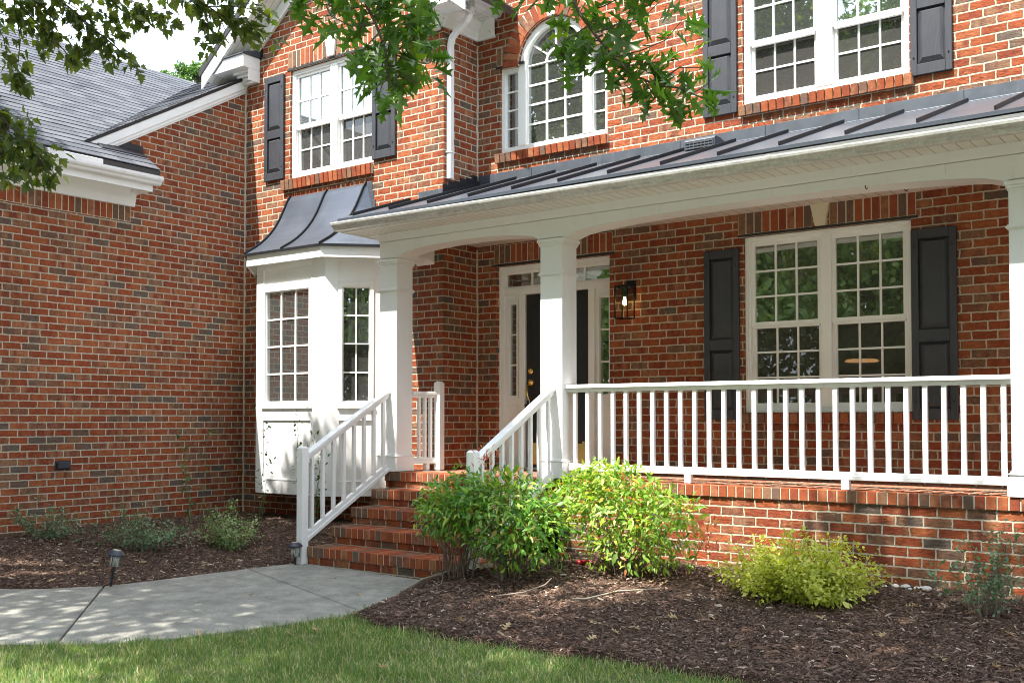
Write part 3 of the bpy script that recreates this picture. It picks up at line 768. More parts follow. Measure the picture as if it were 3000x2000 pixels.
# ---------------------------------------------------------------- porch columns
CWD = 0.2594
def column(x0):
    x1 = x0+CWD; y0 = YC; y1 = YC+CWD
    o = MB().box(x0, x1, y0, y1, 0.17, 2.36).build("column", W, house, bevel=.004)
    b = .0147
    mb = MB().box(x0-b, x1+b, y0-b, y1+b, 0.003, .165)
    mb.box(x0-b-.008, x1+b+.008, y0-b-.008, y1+b+.008, .165, .176); mb.box(x0-b*.6, x1+b*.6, y0-b*.6, y1+b*.6, .176, .192)
    mb.build("column_base", W, o, bevel=.003)
    mb = MB().box(x0-.012, x1+.012, y0-.012, y1+.012, 1.982, 1.992); mb.box(x0-.020, x1+.020, y0-.020, y1+.020, 1.992, 2.006); mb.box(x0-.010, x1+.010, y0-.010, y1+.010, 2.006, 2.02)
    mb.build("neck_moulding", W, o, bevel=.003)
    mb = MB().box(x0-.008, x1+.008, y0-.008, y1+.008, 2.272, 2.29); mb.box(x0-.016, x1+.016, y0-.016, y1+.016, 2.29, 2.312); mb.box(x0-.026, x1+.026, y0-.026, y1+.026, 2.312, 2.346)
    mb.build("capital", W, o, bevel=.004)
    return o
for cx in (-8.149, -5.9565, -1.6895, 2.58): column(cx)
# ---------------------------------------------------------------- beam, eave, ceiling, roof of the porch
def arch_poly(xa, xb, zs, zp, ztop, n=24):
    c = (xa+xb)/2; h = (xb-xa)/2
    pts = []
    for i in range(n+1):
        x = xa+(xb-xa)*i/n; t = (x-c)/h
        pts.append((x, zs+(zp-zs)*math.sqrt(max(0, 1-abs(t)**2.3))))
    return pts
low = [(-8.149, 2.341)] + arch_poly(-7.889, -5.957, 2.341, 2.452, 2.538) + arch_poly(-5.697, -1.690, 2.341, 2.458, 2.538) + arch_poly(-1.43, 2.58, 2.341, 2.458, 2.538) + [(XE, 2.341)]
mb = MB()
for a, b in zip(low[:-1], low[1:]):
    mb.prism([a, b, (b[0], 2.537), (a[0], 2.537)], 'y', YC, YC+CWD)
sidelow = [(y_, z_) for y_, z_ in arch_poly(YC+CWD, YG, 2.35, 2.40, 2.538, 8)]
for a, b in zip(sidelow[:-1], sidelow[1:]):
    mb.prism([a, b, (b[0], 2.537), (a[0], 2.537)], 'x', -8.149, -7.889)
mb.build("porch_beam", M['trim'], house)
mb = MB(); mb.box(-8.160, XE, YC-.010, YC+CWD, 2.541, 2.64); mb.box(-8.160, -7.880, YC+CWD, YG, 2.541, 2.64)
mb.build("frieze_board", M['trim'], house, bevel=.003)
mb = MB()
for xs in (-5.98, -4.62, -3.54, -2.13): mb.box(xs-.0015, xs+.0015, YC-.0015, YC+.002, 2.46, 2.536)
for xs in (-6.05, -2.86, 0.2): mb.box(xs-.0015, xs+.0015, YC-.0120, YC-.008, 2.545, 2.638)
mb.build("board_joint", M['cream'], house)
MB().box(-7.955, XE, YC+CWD, YW, 2.612, 2.636).build("porch_ceiling", M['ceiling'], house)
MB().box(-8.36, XE, 8.02, YC-.010, 2.628, 2.645).build("soffit", M['soffit'], house)
mb = MB(); mb.box(-8.36, XE, 7.998, 8.02, 2.614, 2.735); mb.box(-8.36, -8.338, 8.02, YG, 2.614, 2.735); mb.box(-8.338, -8.16, YC-.012, YG, 2.622, 2.64)
mb.prism([(8.02, 2.735), (YG, 2.735), (YG, 3.10), ], 'x', -8.35, -8.338)
mb.build("fascia", M['trim'], house)
def zr(y): return 2.775 + .347*(y-7.98)
mb = MB()
mb.prism([(7.955, zr(7.955)-.03), (7.955, zr(7.955)), (YG-.002, zr(YG)), (YG-.002, zr(YG)-.03)], 'x', -8.37, XR+.02)
mb.prism([(7.955, zr(7.955)-.03), (7.955, zr(7.955)), (YW-.002, zr(YW)), (YW-.002, zr(YW)-.03)], 'x', XR+.02, XE)
proof = mb.build("porch_roof", M['roofmetal'], house)
nseam = 0
x = -2.240 + 0.5435*9
while x > -8.3:
    yt = 9.575 if x > XR+.05 else 8.965
    ya = 8.035; L = math.hypot(yt-ya, zr(yt)-zr(ya))/2; ym = (ya+yt)/2; dy = (yt-ya)/2; dz = (zr(yt)-zr(ya))/2
    MB().obox((x, ym, zr(ym)+.017), (.007,0,0), (0,dy,dz), (0,-.006,.018)).build("standing_seam", M['seam'], proof, bevel=.002)
    x -= 0.5435
mb = MB()
segs = [XR+.03, -6.95, -6.0, -5.05, -4.12, -3.2, -2.28, -1.3, -.2, 1.0, 2.1, XE]
for a, b in zip(segs[:-1], segs[1:]):
    o_ = .004*random.random(); mb.box(a, b-.004, YW-.012-o_, YW+.01, zr(YW)-.01, zr(YW)+.104+.004*random.random())
    mb.obox(((a+b)/2, YW-.045, zr(YW-.045)+.004), ((b-a)/2-.002,0,0), (0,.04,.0139), (0,-.0008,.002))
mb.build("flashing", M['flash'], proof, bevel=.002)
MB().box(-8.13, XR, YG-.012, YG+.01, zr(YG)-.01, zr(YG)+.075).build("flashing", M['flash'], proof, bevel=.002)
mb = MB()                                          # stepped flashing up the side of the gable block
for i in range(6):
    yy = YG-.02+.105*i; mb.box(XR, XR+.010+.001*i, yy, yy+.125, zr(yy)-.05, zr(yy)+.135+.012*(i%2))
for i in range(4): mb.box(-8.16+.09*i, -8.07+.09*i, YG-.016, YG, zr(YG)-.01, zr(YG)+.055+.01*i) if i > 4 else None
mb.build("step_flashing", M['blackflash'], proof, bevel=.003)
# gutter of the porch, hung with a slight fall to the right
prof = [(7.998,2.735),(7.998,2.625),(7.945,2.622),(7.925,2.630),(7.912,2.652),(7.895,2.668),(7.878,2.682),(7.872,2.700),(7.872,2.712),(7.885,2.714),(7.885,2.704),(7.96,2.66),(7.988,2.66),(7.988,2.735)]
mb = MB(); mb.prism(prof, 'x', -8.385, XE, (0, .004), (0, -.068))
mb.prism([(7.998,2.735),(7.998,2.625),(7.945,2.622),(7.925,2.630),(7.912,2.652),(7.895,2.668),(7.878,2.682),(7.872,2.700),(7.872,2.714)], 'x', -8.393, -8.385, (0,.004), (0,.004))
for xs in (-6.3, -3.35, -.4): mb.prism([(p_[0]-.003, p_[1]-.003) for p_ in prof[1:9]]+[(7.9,2.70)], 'x', xs-.02, xs+.02, (0,-.02*(xs+8.4)/2.9*.55), (0,-.02*(xs+8.4)/2.9*.55))
mb.build("gutter", M['gutter'], house, smooth=False)
# small galvanised vent on the porch roof
mb = MB(); vx0, vx1 = -4.86, -4.53
mb.prism([(9.34, zr(9.34)), (9.58, zr(9.58)), (9.58, zr(9.58)+.02), (9.47, zr(9.34)+.125), (9.37, zr(9.34)+.125), (9.34, zr(9.34)+.10)], 'x', vx0, vx1)
vent = mb.build("roof_vent", M['flash'], house, bevel=.004)
mb = MB()
for i in range(3):
    z_ = zr(9.34)+.015+.027*i; mb.box(vx0+.02, vx1-.02, 9.328, 9.342, z_, z_+.012)
for i in range(8): mb.box(vx0+.02+.041*i, vx0+.028+.041*i, 9.330, 9.342, zr(9.34)+.01, zr(9.34)+.09)
mb.build("vent_louvre", M['flash'], vent)
MB().box(vx0+.01, vx1-.01, 9.335, 9.3412, zr(9.34)+.006, zr(9.34)+.094).build("vent_opening", M['lintel'], vent)

# ---------------------------------------------------------------- railings
def bal(parent, mesh_o, pts):
    for i, p in enumerate(pts):
        o = mesh_o if i == 0 else mesh_o.copy()
        if i: COL.objects.link(o); o.parent = parent
        o.location = p
yr = YC+.10
mb = MB(); xa, xb = -5.697, -1.690
mb.box(xa-.04, xb, yr-.052, yr+.052, .874, .910); mb.box(xa-.03, xb, yr-.022, yr+.022, .838, .8745)
rail = mb.build("porch_railing", W, house, bevel=.004)
mb = MB(); mb.box(xa, xb, yr-.030, yr+.030, .080, .118); mb.box(xa, xb, yr-.020, yr+.020, .1175, .146)
mb.build("bottom_rail", W, rail, bevel=.004)
def baluster_mesh(h): 
    return MB().box(-.0185, .0185, -.0185, .0185, 0, h).build("baluster", W, None, bevel=.003)
b0 = baluster_mesh(.694); b0.parent = rail
n = 28; bal(rail, b0, [(xa+(xb-xa)*(i+.62)/(n+.1), yr, .145) for i in range(n)])
for xc in (-4.39, -2.96, -1.705):
    MB().box(xc-.032, xc+.032 if xc < -2 else xc+.014, yr-.03, yr+.03, .002, .080).build("railing_foot", W, rail, bevel=.003)
# short railing at the left end of the porch
A_, B_ = Vector((-7.905, YC+CWD+.0, 0)), Vector((-7.775, 8.93, 0)); D_ = (B_-A_); Ln = D_.length; D_.normalize(); Nn = Vector((-D_.y, D_.x, 0))
mid = (A_+B_)/2; srail = None
for nm_, rr_ in (("porch_railing", ((.850,.886,.045), (.815,.851,.02))), ("bottom_rail", ((.080,.118,.03), (.1175,.146,.02)))):
    mb = MB()
    for z0, z1, hw in rr_: mb.obox(mid+Vector((0,0,(z0+z1)/2)), D_*(Ln/2), Nn*hw, (0,0,(z1-z0)/2))
    o_ = mb.build(nm_, W, srail or house, bevel=.004); srail = srail or o_
b1 = baluster_mesh(.671); b1.parent = srail
bal(srail, b1, [tuple(A_+D_*Ln*t + Vector((0,0,.145))) for t in (.30,.52,.74)])
mb = MB(); mb.box(-7.795, -7.705, 8.900, 8.985, .003, .985); mb.prism([(-7.795,.985),(-7.705,.985),(-7.722,1.0),(-7.778,1.0)], 'y', 8.915, 8.970)
mb.build("newel_post", W, srail, bevel=.004)
MB().box(-7.86, -7.81, 8.80, 8.85, .002, .08).build("railing_foot", W, srail)
# stair railings
def stair_rail(xc):
    y0, y1 = 7.205, YC; sl_ = .558
    zt = lambda y: .245 + sl_*(y-7.22)
    mb = MB()
    def bar(dz0, dz1, hw, ya=y0, yb=y1):
        mb.prism([(ya, zt(ya)+dz0), (yb, zt(yb)+dz0), (yb, zt(yb)+dz1), (ya, zt(ya)+dz1)], 'x', xc-hw, xc+hw)
    bar(-.040, 0, .045); bar(-.085, -.0395, .022)
    o = mb.build("stair_railing", W, house, bevel=.004)
    mb = MB(); bar(-.895, -.850, .034, y0, y1-.01); bar(-.8505, -.800, .020, y0, y1-.03)
    mb.build("bottom_rail", W, o, bevel=.004)
    b = None; n = 8
    for i in range(n):
        y_ = y0 + (y1-y0)*(i+.55)/(n+.05)
        zb_, zt_ = zt(y_)-.81, zt(y_)-.07
        if b is None:
            b = baluster_mesh(zt_-zb_); b.parent = o; q = b
        else:
            q = b.copy(); COL.objects.link(q); q.parent = o
        q.location = (xc, y_, zb_)
    mb = MB(); mb.box(xc-.0425, xc+.0425, 7.120, 7.205, -1.0, .285)
    mb.add([(xc-.0425,7.12,.285),(xc+.0425,7.12,.285),(xc+.0425,7.205,.285),(xc-.0425,7.205,.285),(xc-.026,7.137,.303),(xc+.026,7.137,.303),(xc+.026,7.188,.303),(xc-.026,7.188,.303)],
           [(0,1,5,4),(1,2,6,5),(2,3,7,6),(3,0,4,7),(4,5,6,7)])
    mb.build("newel_post", W, o, bevel=.003)
stair_rail(-8.020); stair_rail(-5.812)

# ---------------------------------------------------------------- bay window
B1, B2, BY = -10.385, -9.148, 8.50; pj = YG-BY
faces = [((B1-pj, YG), (B1, BY)), ((B1, BY), (B2, BY)), ((B2, BY), (B2+pj, YG))]
plan = [(B1-pj, YG), (B1, BY), (B2, BY), (B2+pj, YG)]
ZB0, ZB1 = -.335, 2.50
bay = MB().prism(plan, 'z', ZB0, ZB0+.06).build("bay_window", W, house, bevel=.004)
def faceT(p, q):
    p, q = Vector((*p, 0)), Vector((*q, 0)); d = (q-p).normalized(); nrm = Vector((d.y, -d.x, 0))   # outward normal
    L = (q-p).length
    return L, (lambda s, o, z: tuple(p + d*s - nrm*o + Vector((0, 0, z))))
for idx, (p, q) in enumerate(faces):
    L, T = faceT(p, q); mb = MB()
    if idx == 1: g0, g1 = .172, L-.272
    else: g0, g1 = .205, L-.205
    gz0, gz1 = .782, 2.144; f = .05
    def bx(mb, a, b, c, d, e, f_):
        mm = MB().box(a, b, c, d, e, f_); mb.add([T(*v) for v in mm.v], mm.f)
    a, b = g0-f, g1+f
    bx(mb, 0, a, 0, .08, ZB0+.06, ZB1); bx(mb, b, L, 0, .08, ZB0+.06, ZB1)
    bx(mb, a, b, 0, .08, ZB0+.06, -.17); bx(mb, a, b, .014, .08, -.17, .575); bx(mb, a, b, 0, .08, .575, gz0-f-.03)
    bx(mb, a, b, .010, .08, gz1+f+.03, 2.44); bx(mb, a, b, 0, .08, 2.44, ZB1)
    # mouldings round the panels
    for z0, z1 in ((-.17, .575), (gz1+f+.03, 2.44)):
        bx(mb, a, a+.016, -.005, .013, z0, z1); bx(mb, b-.016, b, -.005, .013, z0, z1); bx(mb, a+.016, b-.016, -.005, .013, z0, z0+.016); bx(mb, a+.016, b-.016, -.005, .013, z1-.016, z1)
    mb.build("bay_panel", W, bay, bevel=.003)
    mb = MB()
    bx(mb, a, g0, -.012, .08, gz0-f, gz1+f); bx(mb, g1, b, -.012, .08, gz0-f, gz1+f); bx(mb, g0, g1, -.012, .08, gz1, gz1+f); bx(mb, g0, g1, -.012, .08, gz0-f, gz0)
    bx(mb, a-.01, b+.01, -.022, .08, gz0-f-.03, gz0-f-.001); bx(mb, a, b, -.008, .08, gz1+f+.001, gz1+f+.03)
    mb.build("window_frame", M['vinyl'], bay, bevel=.003)
    if idx == 1: grid_unit(bay, g0, g1, gz0, gz1, .010, 3, 4, M['glass'], .010, .020, T)
    else:
        grid_unit(bay, g0, g1, 1.46, gz1, .010, 2 if idx != 1 else 3, 2, M['glass'], .012, .018, T)
        grid_unit(bay, g0, g1, gz0, 1.475, .034, 2, 2, M['screen'], .012, .018, T)
# eave board and metal roof of the bay
off = .12; ex = off*math.tan(R(22.5))
def ringp(o_, z): 
    e = o_*math.tan(R(22.5))
    xl = B1-pj-o_*1.414+0.0; 
    return [(max(B1-e-(pj+o_), XL+.012), YG, z), (B1-e, BY-o_, z), (B2+e, BY-o_, z), (B2+e+pj+o_, YG, z)]
mb = MB()
lo, hi = ringp(off, 2.474), ringp(off, 2.625); li, hi2 = ringp(off-.025, 2.474), ringp(off-.025, 2.625)
for i in range(3):
    mb.add([lo[i], lo[i+1], hi[i+1], hi[i], li[i], li[i+1], hi2[i+1], hi2[i]], [(0,1,2,3),(5,4,7,6),(0,4,5,1),(3,2,6,7)])
mb.build("bay_fascia", W, bay)
mb = MB(); s0, s1 = ringp(off-.02, 2.482), ringp(-.05, 2.482)
for i in range(3): mb.add([s0[i], s0[i+1], s1[i+1], s1[i], *[(p_[0], p_[1], p_[2]+.01) for p_ in (s0[i], s0[i+1], s1[i+1], s1[i])]], [(0,1,2,3),(7,6,5,4)])
mb.build("bay_soffit", M['soffit'], bay)
prof = [(BY-off-.02, 2.625), (8.42, 2.664), (8.50, 2.714), (8.58, 2.775), (8.66, 2.848), (8.73, 2.925), (8.80, 3.02), (8.86, 3.125), (8.92, 3.255), (8.965, 3.36), (YG-.004, 3.437)]
TL, TRt = -10.352, -8.978
mb = MB(); n = len(prof); rows = []
for i, (yy, zz) in enumerate(prof):
    t = (yy-prof[0][0])/(prof[-1][0]-prof[0][0])
    e = (off+.02)*math.tan(R(22.5)); xl0, xr0 = B1-e, B2+e
    xl = xl0+(TL-xl0)*t; xr = xr0+(TRt-xr0)*t
    wl0, wr0 = max(B1-e-(pj+off+.02), XL+.006), B2+e+pj+off+.02
    t2 = t**.8
    rows.append([(wl0+(TL-wl0)*t2, YG-.003, zz), (xl, yy, zz), (xr, yy, zz), (wr0+(TRt-wr0)*t2, YG-.003, zz)])
vs = [p_ for r_ in rows for p_ in r_]; fs = []
for i in range(n-1):
    for j in range(3): fs.append((i*4+j, i*4+j+1, (i+1)*4+j+1, (i+1)*4+j))
mb.add(vs, fs)
mb.add([(p_[0], p_[1], p_[2]-.028) for p_ in rows[0]]+rows[0], [(0,1,5,4),(1,2,6,5),(2,3,7,6)])
broof = mb.build("bay_roof", M['roofmetal'], bay, smooth=False)
mb = MB()
def ribpts(j, lift=.010): return [Vector(rows[i][j])+Vector((0,-.006,lift)) for i in range(n)]
def rib(pts, w=.009):
    for a, b in zip(pts[:-1], pts[1:]):
        d = (b-a); mdl = (a+b)/2; L_ = d.length/2+.003; d.normalize(); sd = d.cross(Vector((0,-.5,1))).normalized(); up = sd.cross(d)
        mb.obox(mdl, d*L_, sd*w, up*.013)
rib(ribpts(1)); rib(ribpts(2)); rib([(Vector(rows[i][1])+Vector(rows[i][2]))/2+Vector((0,-.006,.010)) for i in range(n)])
for i in range(3):
    a, b = Vector(rows[0][i]), Vector(rows[0][i+1]); d = (b-a)/2; sd = Vector((d.y,-d.x,0)).normalized()
    mb.obox((a+b)/2+Vector((0,0,-.013))+sd*.004, d, sd*.005, (0,0,.016))
mb.build("roof_rib", M['seam'], broof)
mb = MB()
for i in range(7):
    t = i/7; zz = 3.40-.115*i; xx = TRt+.02+.028*i
    mb.box(xx-.03, xx+.075, YG-.010-.001*i, YG, zz-.10, zz+.05)
mb.build("step_flashing", M['flash'], broof, bevel=.004)

# ---------------------------------------------------------------- upper gable: roof, rake, eave returns
gz = lambda X: 5.34+.78*(X+11.83)
PKX = -9.51
gt = MB()
for sgn in (1, -1):
    xe = -11.86 if sgn == 1 else 2*PKX+11.86
    q = [(xe, gz(-11.86)), (PKX, gz(PKX)), (PKX, gz(PKX)-.10), (xe, gz(-11.86)-.10)]
    gt.prism(q, 'y', 8.70, 12.5)
groof = gt.build("gable_roof", M['lintel'], house)
mb = MB(); 
for sgn in (1, -1):
    f = lambda X: X if sgn == 1 else 2*PKX-X
    mb.prism([(f(-11.82), gz(-11.82)-.10), (f(PKX), gz(PKX)-.10), (f(PKX), gz(PKX)-.30), (f(-11.82), gz(-11.82)-.30)], 'y', 8.712, 8.735)
    mb.prism([(f(-11.25), gz(-11.25)-.33), (f(PKX), gz(PKX)-.33), (f(PKX), gz(PKX)-.55), (f(-11.25), gz(-11.25)-.55)], 'y', YG-.025, YG+.01)
    mb.prism([(f(-11.25), gz(-11.25)-.52), (f(PKX), gz(PKX)-.52), (f(PKX), gz(PKX)-.56), (f(-11.25), gz(-11.25)-.56)], 'y', YG-.045, YG-.025)
mb.build("rake_board", W, groof)
mb = MB()
for sgn in (1, -1):
    f = lambda X: X if sgn == 1 else 2*PKX-X
    mb.prism([(f(-11.7), gz(-11.7)-.30), (f(PKX), gz(PKX)-.30), (f(PKX), gz(PKX)-.32), (f(-11.7), gz(-11.7)-.32)], 'y', 8.735, YG)
mb.build("rake_soffit", M['soffit_side'], groof)
def eave_return(x0, x1, inner):
    mb = MB(); mb.box(x0, x1, 8.735, YG, 5.205, 5.372)
    o = mb.build("eave_return", W, groof, bevel=.004)
    sg = 1 if inner > x0+.3 else -1
    mb = MB()
    e = x1 if sg == 1 else x0
    for k in range(4):
        mb.box(e-sg*.012, e-sg*(.34-.03*k), YG-.17+.034*k, YG, 5.205-.04*(k+1), 5.205-.04*k-.001)
    mb.box(e-sg*.010, e, YG-.19, YG, 5.045, 5.2045)
    mb.build("corbel", W, o, bevel=.003)
    mb = MB(); mb.add([(x0-.02,8.715,5.372),(x1+.02,8.715,5.372),(x1+.02,YG,5.372),(x0-.02,YG,5.372),(x0-.02,8.715,5.385),(x1+.02,8.715,5.385),(x1+.02,YG-.001,5.49),(x0-.02,YG-.001,5.49),(x1-.10,YG-.001,5.50)],
        [(0,1,5,4),(1,2,6,5),(4,5,6,7),(3,0,4,7),(0,3,2,1)])
    mb.build("return_cap", M['shingle'], o)
    MB().box(x1-.03 if sg == 1 else x0-.06, x1+.06 if sg == 1 else x0+.03, YG-.014, YG, 5.372, 5.56).build("step_flashing", M['blackflash'], o)
eave_return(-11.82, -10.978, -11.0)
eave_return(-8.05, -7.46, -8.0)
mb = MB(); mb.box(-11.82, XL-.02, YG, 12.3, 5.205, 5.372); mb.build("eave", W, groof)
# eave along the right side of the gable block
mb = MB(); mb.box(XR, -7.475, YG, YW, 5.285, 5.297); mb.build("soffit", M['soffit_side'], house)
mb = MB()
mb.prism([(XR, 5.068), (XR+.03, 5.068), (XR+.035, 5.11), (XR+.055, 5.15), (XR+.06, 5.19), (XR+.09, 5.22), (XR+.115, 5.26), (XR+.115, 5.285), (XR, 5.285)], 'y', YG-.02, YW)
mb.prism([(XR, 5.068), (XR+.03, 5.068), (XR+.035, 5.11), (XR+.055, 5.15), (XR+.06, 5.19), (XR+.09, 5.22), (XR+.115, 5.26), (XR+.27, 5.285), (XR+.29, 5.285), (XR+.29, 5.069), (XR+.24, 5.069), (XR+.235, 5.12), (XR+.20, 5.15), (XR+.19, 5.20), (XR+.15, 5.215), (XR+.115, 5.285), (XR, 5.285)], 'y', YW-.02, YW) if False else None
mb.box(-7.475, -7.455, YG-.28, YW, 5.275, 5.42)
mb.prism([(-7.74, 5.068), (-7.48, 5.068), (-7.48, 5.09), (-7.52, 5.10), (-7.545, 5.14), (-7.55, 5.285), (-7.74, 5.285)], 'y', YW-.035, YW)
mb.prism([(-7.51, 5.07), (-7.465, 5.07), (-7.465, 5.29), (-7.60, 5.29), (-7.595, 5.24), (-7.555, 5.215), (-7.545, 5.16), (-7.515, 5.14)], 'y', YW-.055, YW-.035)
mb.build("cornice", W, house)
mb = MB(); mb.prism([(-7.455,5.42),(-7.455,5.295),(-7.41,5.292),(-7.395,5.31),(-7.38,5.335),(-7.362,5.35),(-7.352,5.375),(-7.352,5.41),(-7.362,5.41),(-7.37,5.38),(-7.44,5.35),(-7.445,5.42)], 'y', 8.66, YW-.002)
mb.build("gutter", M['gutterwhite'], house)
mb = MB()
def dspout(pts, w=.036, d=.028):
    for a, b in zip(pts[:-1], pts[1:]):
        a, b = Vector(a), Vector(b); dd = (b-a); L_ = dd.length/2+.006; dd.normalize()
        ax = Vector((0,1,0)); ay = dd.cross(ax).normalized()
        mb.obox((a+b)/2, ay*d, ax*w, dd*L_)
yy = 9.09
dspout([(-7.41,yy,5.32),(-7.41,yy,5.24),(-7.43,yy,5.16),(-7.48,yy,5.10),(-7.62,yy,5.01),(-7.69,yy,4.95),(-7.716,yy,4.86),(-7.716,yy,3.33)])
mb.box(-7.752, -7.680, yy-.048, yy+.048, 4.70, 4.715); mb.box(-7.752, -7.680, yy-.048, yy+.048, 3.62, 3.635)
mb.build("downspout", M['gutterwhite'], house, bevel=.006)

# ---------------------------------------------------------------- shingled roofs of the garage wing
def shingle_plane(name, origin, along, up, L, Hh, ex=.142):
    """courses of overlapping shingles; uv.y counts courses"""
    along, up = Vector(along).normalized(), Vector(up).normalized(); nrm = along.cross(up)
    if nrm.z < 0: nrm = -nrm
    n = int(Hh/ex)+1; vs = []; fs = []; uvs = []
    for i in range(n):
        seg = max(2, int(L/.34)); th0 = .008
        base = len(vs)
        for j in range(seg+1):
            s_ = L*j/seg; w = random.uniform(-.004, .004)
            p0 = Vector(origin)+along*s_+up*(i*ex+w); p1 = Vector(origin)+along*s_+up*((i+1)*ex+.01)
            vs += [p0+nrm*.001, p0+nrm*(th0+random.uniform(-.002,.004)), p1+nrm*.002]
            uvs += [(s_, i+.0), (s_, i+.0), (s_, i+.999)]
        for j in range(seg):
            a = base+j*3; b = a+3
            fs += [(a, b, b+1, a+1), (a+1, b+1, b+2, a+2)]
    me = bpy.data.meshes.new(name); me.from_pydata([tuple(v) for v in vs], [], fs)
    uvl = me.uv_layers.new(name="UVMap")
    for l in me.loops: uvl.data[l.index].uv = uvs[l.vertex_index]
    me.materials.append(M['shingle'])
    return link(name, me, house)
ax_ = lambda X: 3.56+.66*(-10.86-X)
lenA = math.hypot(15.06-10.86, 6.33-3.56)
upA = (-(15.06-10.86), 0, 6.33-3.56)
stripL = .44
ss = (XL-.02+10.86)
LA = math.hypot(ss, .66*ss)
shingle_plane("roof", (-10.86, 2.3, 3.56), (0,1,0), upA, 5.13, LA-.02)
nA = int((LA-.02)/.142)+1
hA = nA*.142; dirA = Vector(upA).normalized(); oA = Vector((-10.86, 2.3, 3.56))+dirA*hA
shingle_plane("roof", tuple(oA), (0,1,0), upA, 11.5, lenA-hA)
bz = lambda y_: 3.755+.585*(y_-6.573)
shingle_plane("roof", (-16.0, 6.45, bz(6.45)), (1,0,0), (0,1,.585), 4.80, math.hypot(4.42, 4.42*.585))
mb = MB()      # solid roof under the shingles
mb.prism([(-10.86, 3.55), (-15.06, 6.31), (-19.2, 3.6), (-19.2, 3.5), (-15.06, 6.15), (-10.86, 3.45)], 'y', 2.3, 6.6)
mb.prism([(XL-.02, ax_(XL-.02)-.01), (-15.06, 6.31), (-19.2, 3.6), (-19.2, 3.5), (-15.06, 6.15), (XL-.02, ax_(XL-.02)-.11)], 'y', 6.6, 13.8)
mb.prism([(6.5, bz(6.5)-.01), (10.85, bz(10.85)-.01), (13, bz(10.85)-1.2), (13, bz(10.85)-1.35), (10.85, bz(10.85)-.14), (6.5, bz(6.5)-.1)], 'x', -16, XL-.004)
mb.prism([(XL+.004, ax_(XL)-.012), (-10.862, 3.548), (-10.862, 3.46), (XL+.004, 3.46)], 'y', 6.6, 7.425)
mb.build("roof_deck", M['lintel'], house)
mb = MB()      # rake board up the right edge
def rk(dz0, dz1, x0, x1, ya=6.60, yb=9.01):
    mb.prism([(ya+(.0 if dz1 > -.05 else .0), bz(ya)+dz1), (yb, bz(yb)+dz1), (yb, bz(yb)+dz0), (ya+(-dz0)*1.55, bz(ya+(-dz0)*1.55)+dz0)], 'x', x0, x1)
rk(-.150, -.035, XL, XL+.045); rk(-.195, -.1505, XL, XL+.030); rk(-.222, -.1955, XL, XL+.014)
mb.build("rake_board", W, house, bevel=.003)
mb = MB(); mb.prism([(6.52, bz(6.52)-.034), (9.0, bz(9.0)-.034), (9.0, bz(9.0)+.010), (6.50, bz(6.5)+.010)], 'x', XL-.004, XL+.052)
mb.build("drip_edge", M['lintel'], house)
mb = MB()      # black step flashing at the foot of the rake
for i in range(3): mb.box(XL, XL+.006+.001*i, 6.98+.15*i, 7.15+.15*i, 3.74, 3.955-.02*i)
mb.obox((XL+.07, 7.12, 3.845-.045), (.075,0,-.05), (0,.3,0), (.003,0,.005))
mb.build("step_flashing", M['blackflash'], house, bevel=.003)
# eave of the garage wing
mb = MB(); mb.prism([(XL, 3.148), (XL+.03, 3.148), (XL+.034, 3.19), (XL+.05, 3.24), (XL+.055, 3.28), (XL+.085, 3.315), (XL+.11, 3.345), (XL+.11, 3.372), (XL, 3.372)], 'y', 2.3, 7.335)
mb.box(XL, XL+.36, 7.24, 7.335, 3.30, 3.372)
mb.box(-10.90, -10.878, 2.3, 7.335, 3.285, 3.45); mb.box(XL, -10.90, 7.32, 7.34, 3.29, 3.45)
mb.build("cornice", W, house)
MB().box(XL+.10, -10.89, 2.3, 7.33, 3.366, 3.376).build("soffit", M['soffit_side'], house)
mb = MB(); mb.prism([(-10.878,3.47),(-10.878,3.36),(-10.83,3.357),(-10.81,3.37),(-10.795,3.395),(-10.775,3.41),(-10.765,3.43),(-10.765,3.462),(-10.777,3.462),(-10.785,3.44),(-10.85,3.405),(-10.866,3.47)], 'y', 2.3, 7.40)
mb.prism([(-10.878,3.47),(-10.878,3.36),(-10.83,3.357),(-10.81,3.37),(-10.795,3.395),(-10.775,3.41),(-10.765,3.43),(-10.765,3.462)], 'y', 7.40, 7.406)
mb.build("gutter", M['gutterwhite'], house)
# row of upright bricks under the eave
bs = []
for i in range(62):
    y_ = 7.25-.08*i
    bs.append(((XL+.0, y_, 3.055), (0,.0345,0), (.008+random.uniform(-.002,.002),0,0), (0,0,.088)))
brick_row("brick_frieze", bs, [(XL-.01, XL+.004, 2.4, 7.29, 2.96, 3.15)])
MB().obox((-10.87+.055, 6.30, 3.475), (.004,0,.05), (0,.33,0), (.03,0,-.004)).build("gutter_splash_guard", M['gutterwhite'], house, bevel=.004)
# weatherproof box on the garage wall
mb = MB(); mb.box(XL, XL+.055, 6.376, 6.530, .012, .088)
ob_ = mb.build("outlet_cover", M['plastic'], house, bevel=.008)
MB().box(XL, XL+.012, 6.362, 6.544, -.002, .102).build("outlet_plate", M['lintel'], ob_)
# hooks in the porch ceiling
for hx, hy, zt_, q in ((-5.445, 9.116, 2.612, 1), (-4.10, 8.80, 2.612, 1), (-2.682, 9.2, 2.612, 1), (-2.745, 8.384, 2.455, .45)):
    MB().tube([(hx,hy,zt_),(hx,hy,zt_-.03*q),(hx+.004,hy,zt_-.055*q),(hx+.018*q,hy,zt_-.072*q),(hx+.034*q,hy,zt_-.064*q),(hx+.038*q,hy,zt_-.048*q)], .0038, 6).build("ceiling_hook", M['blackmetal'], house)
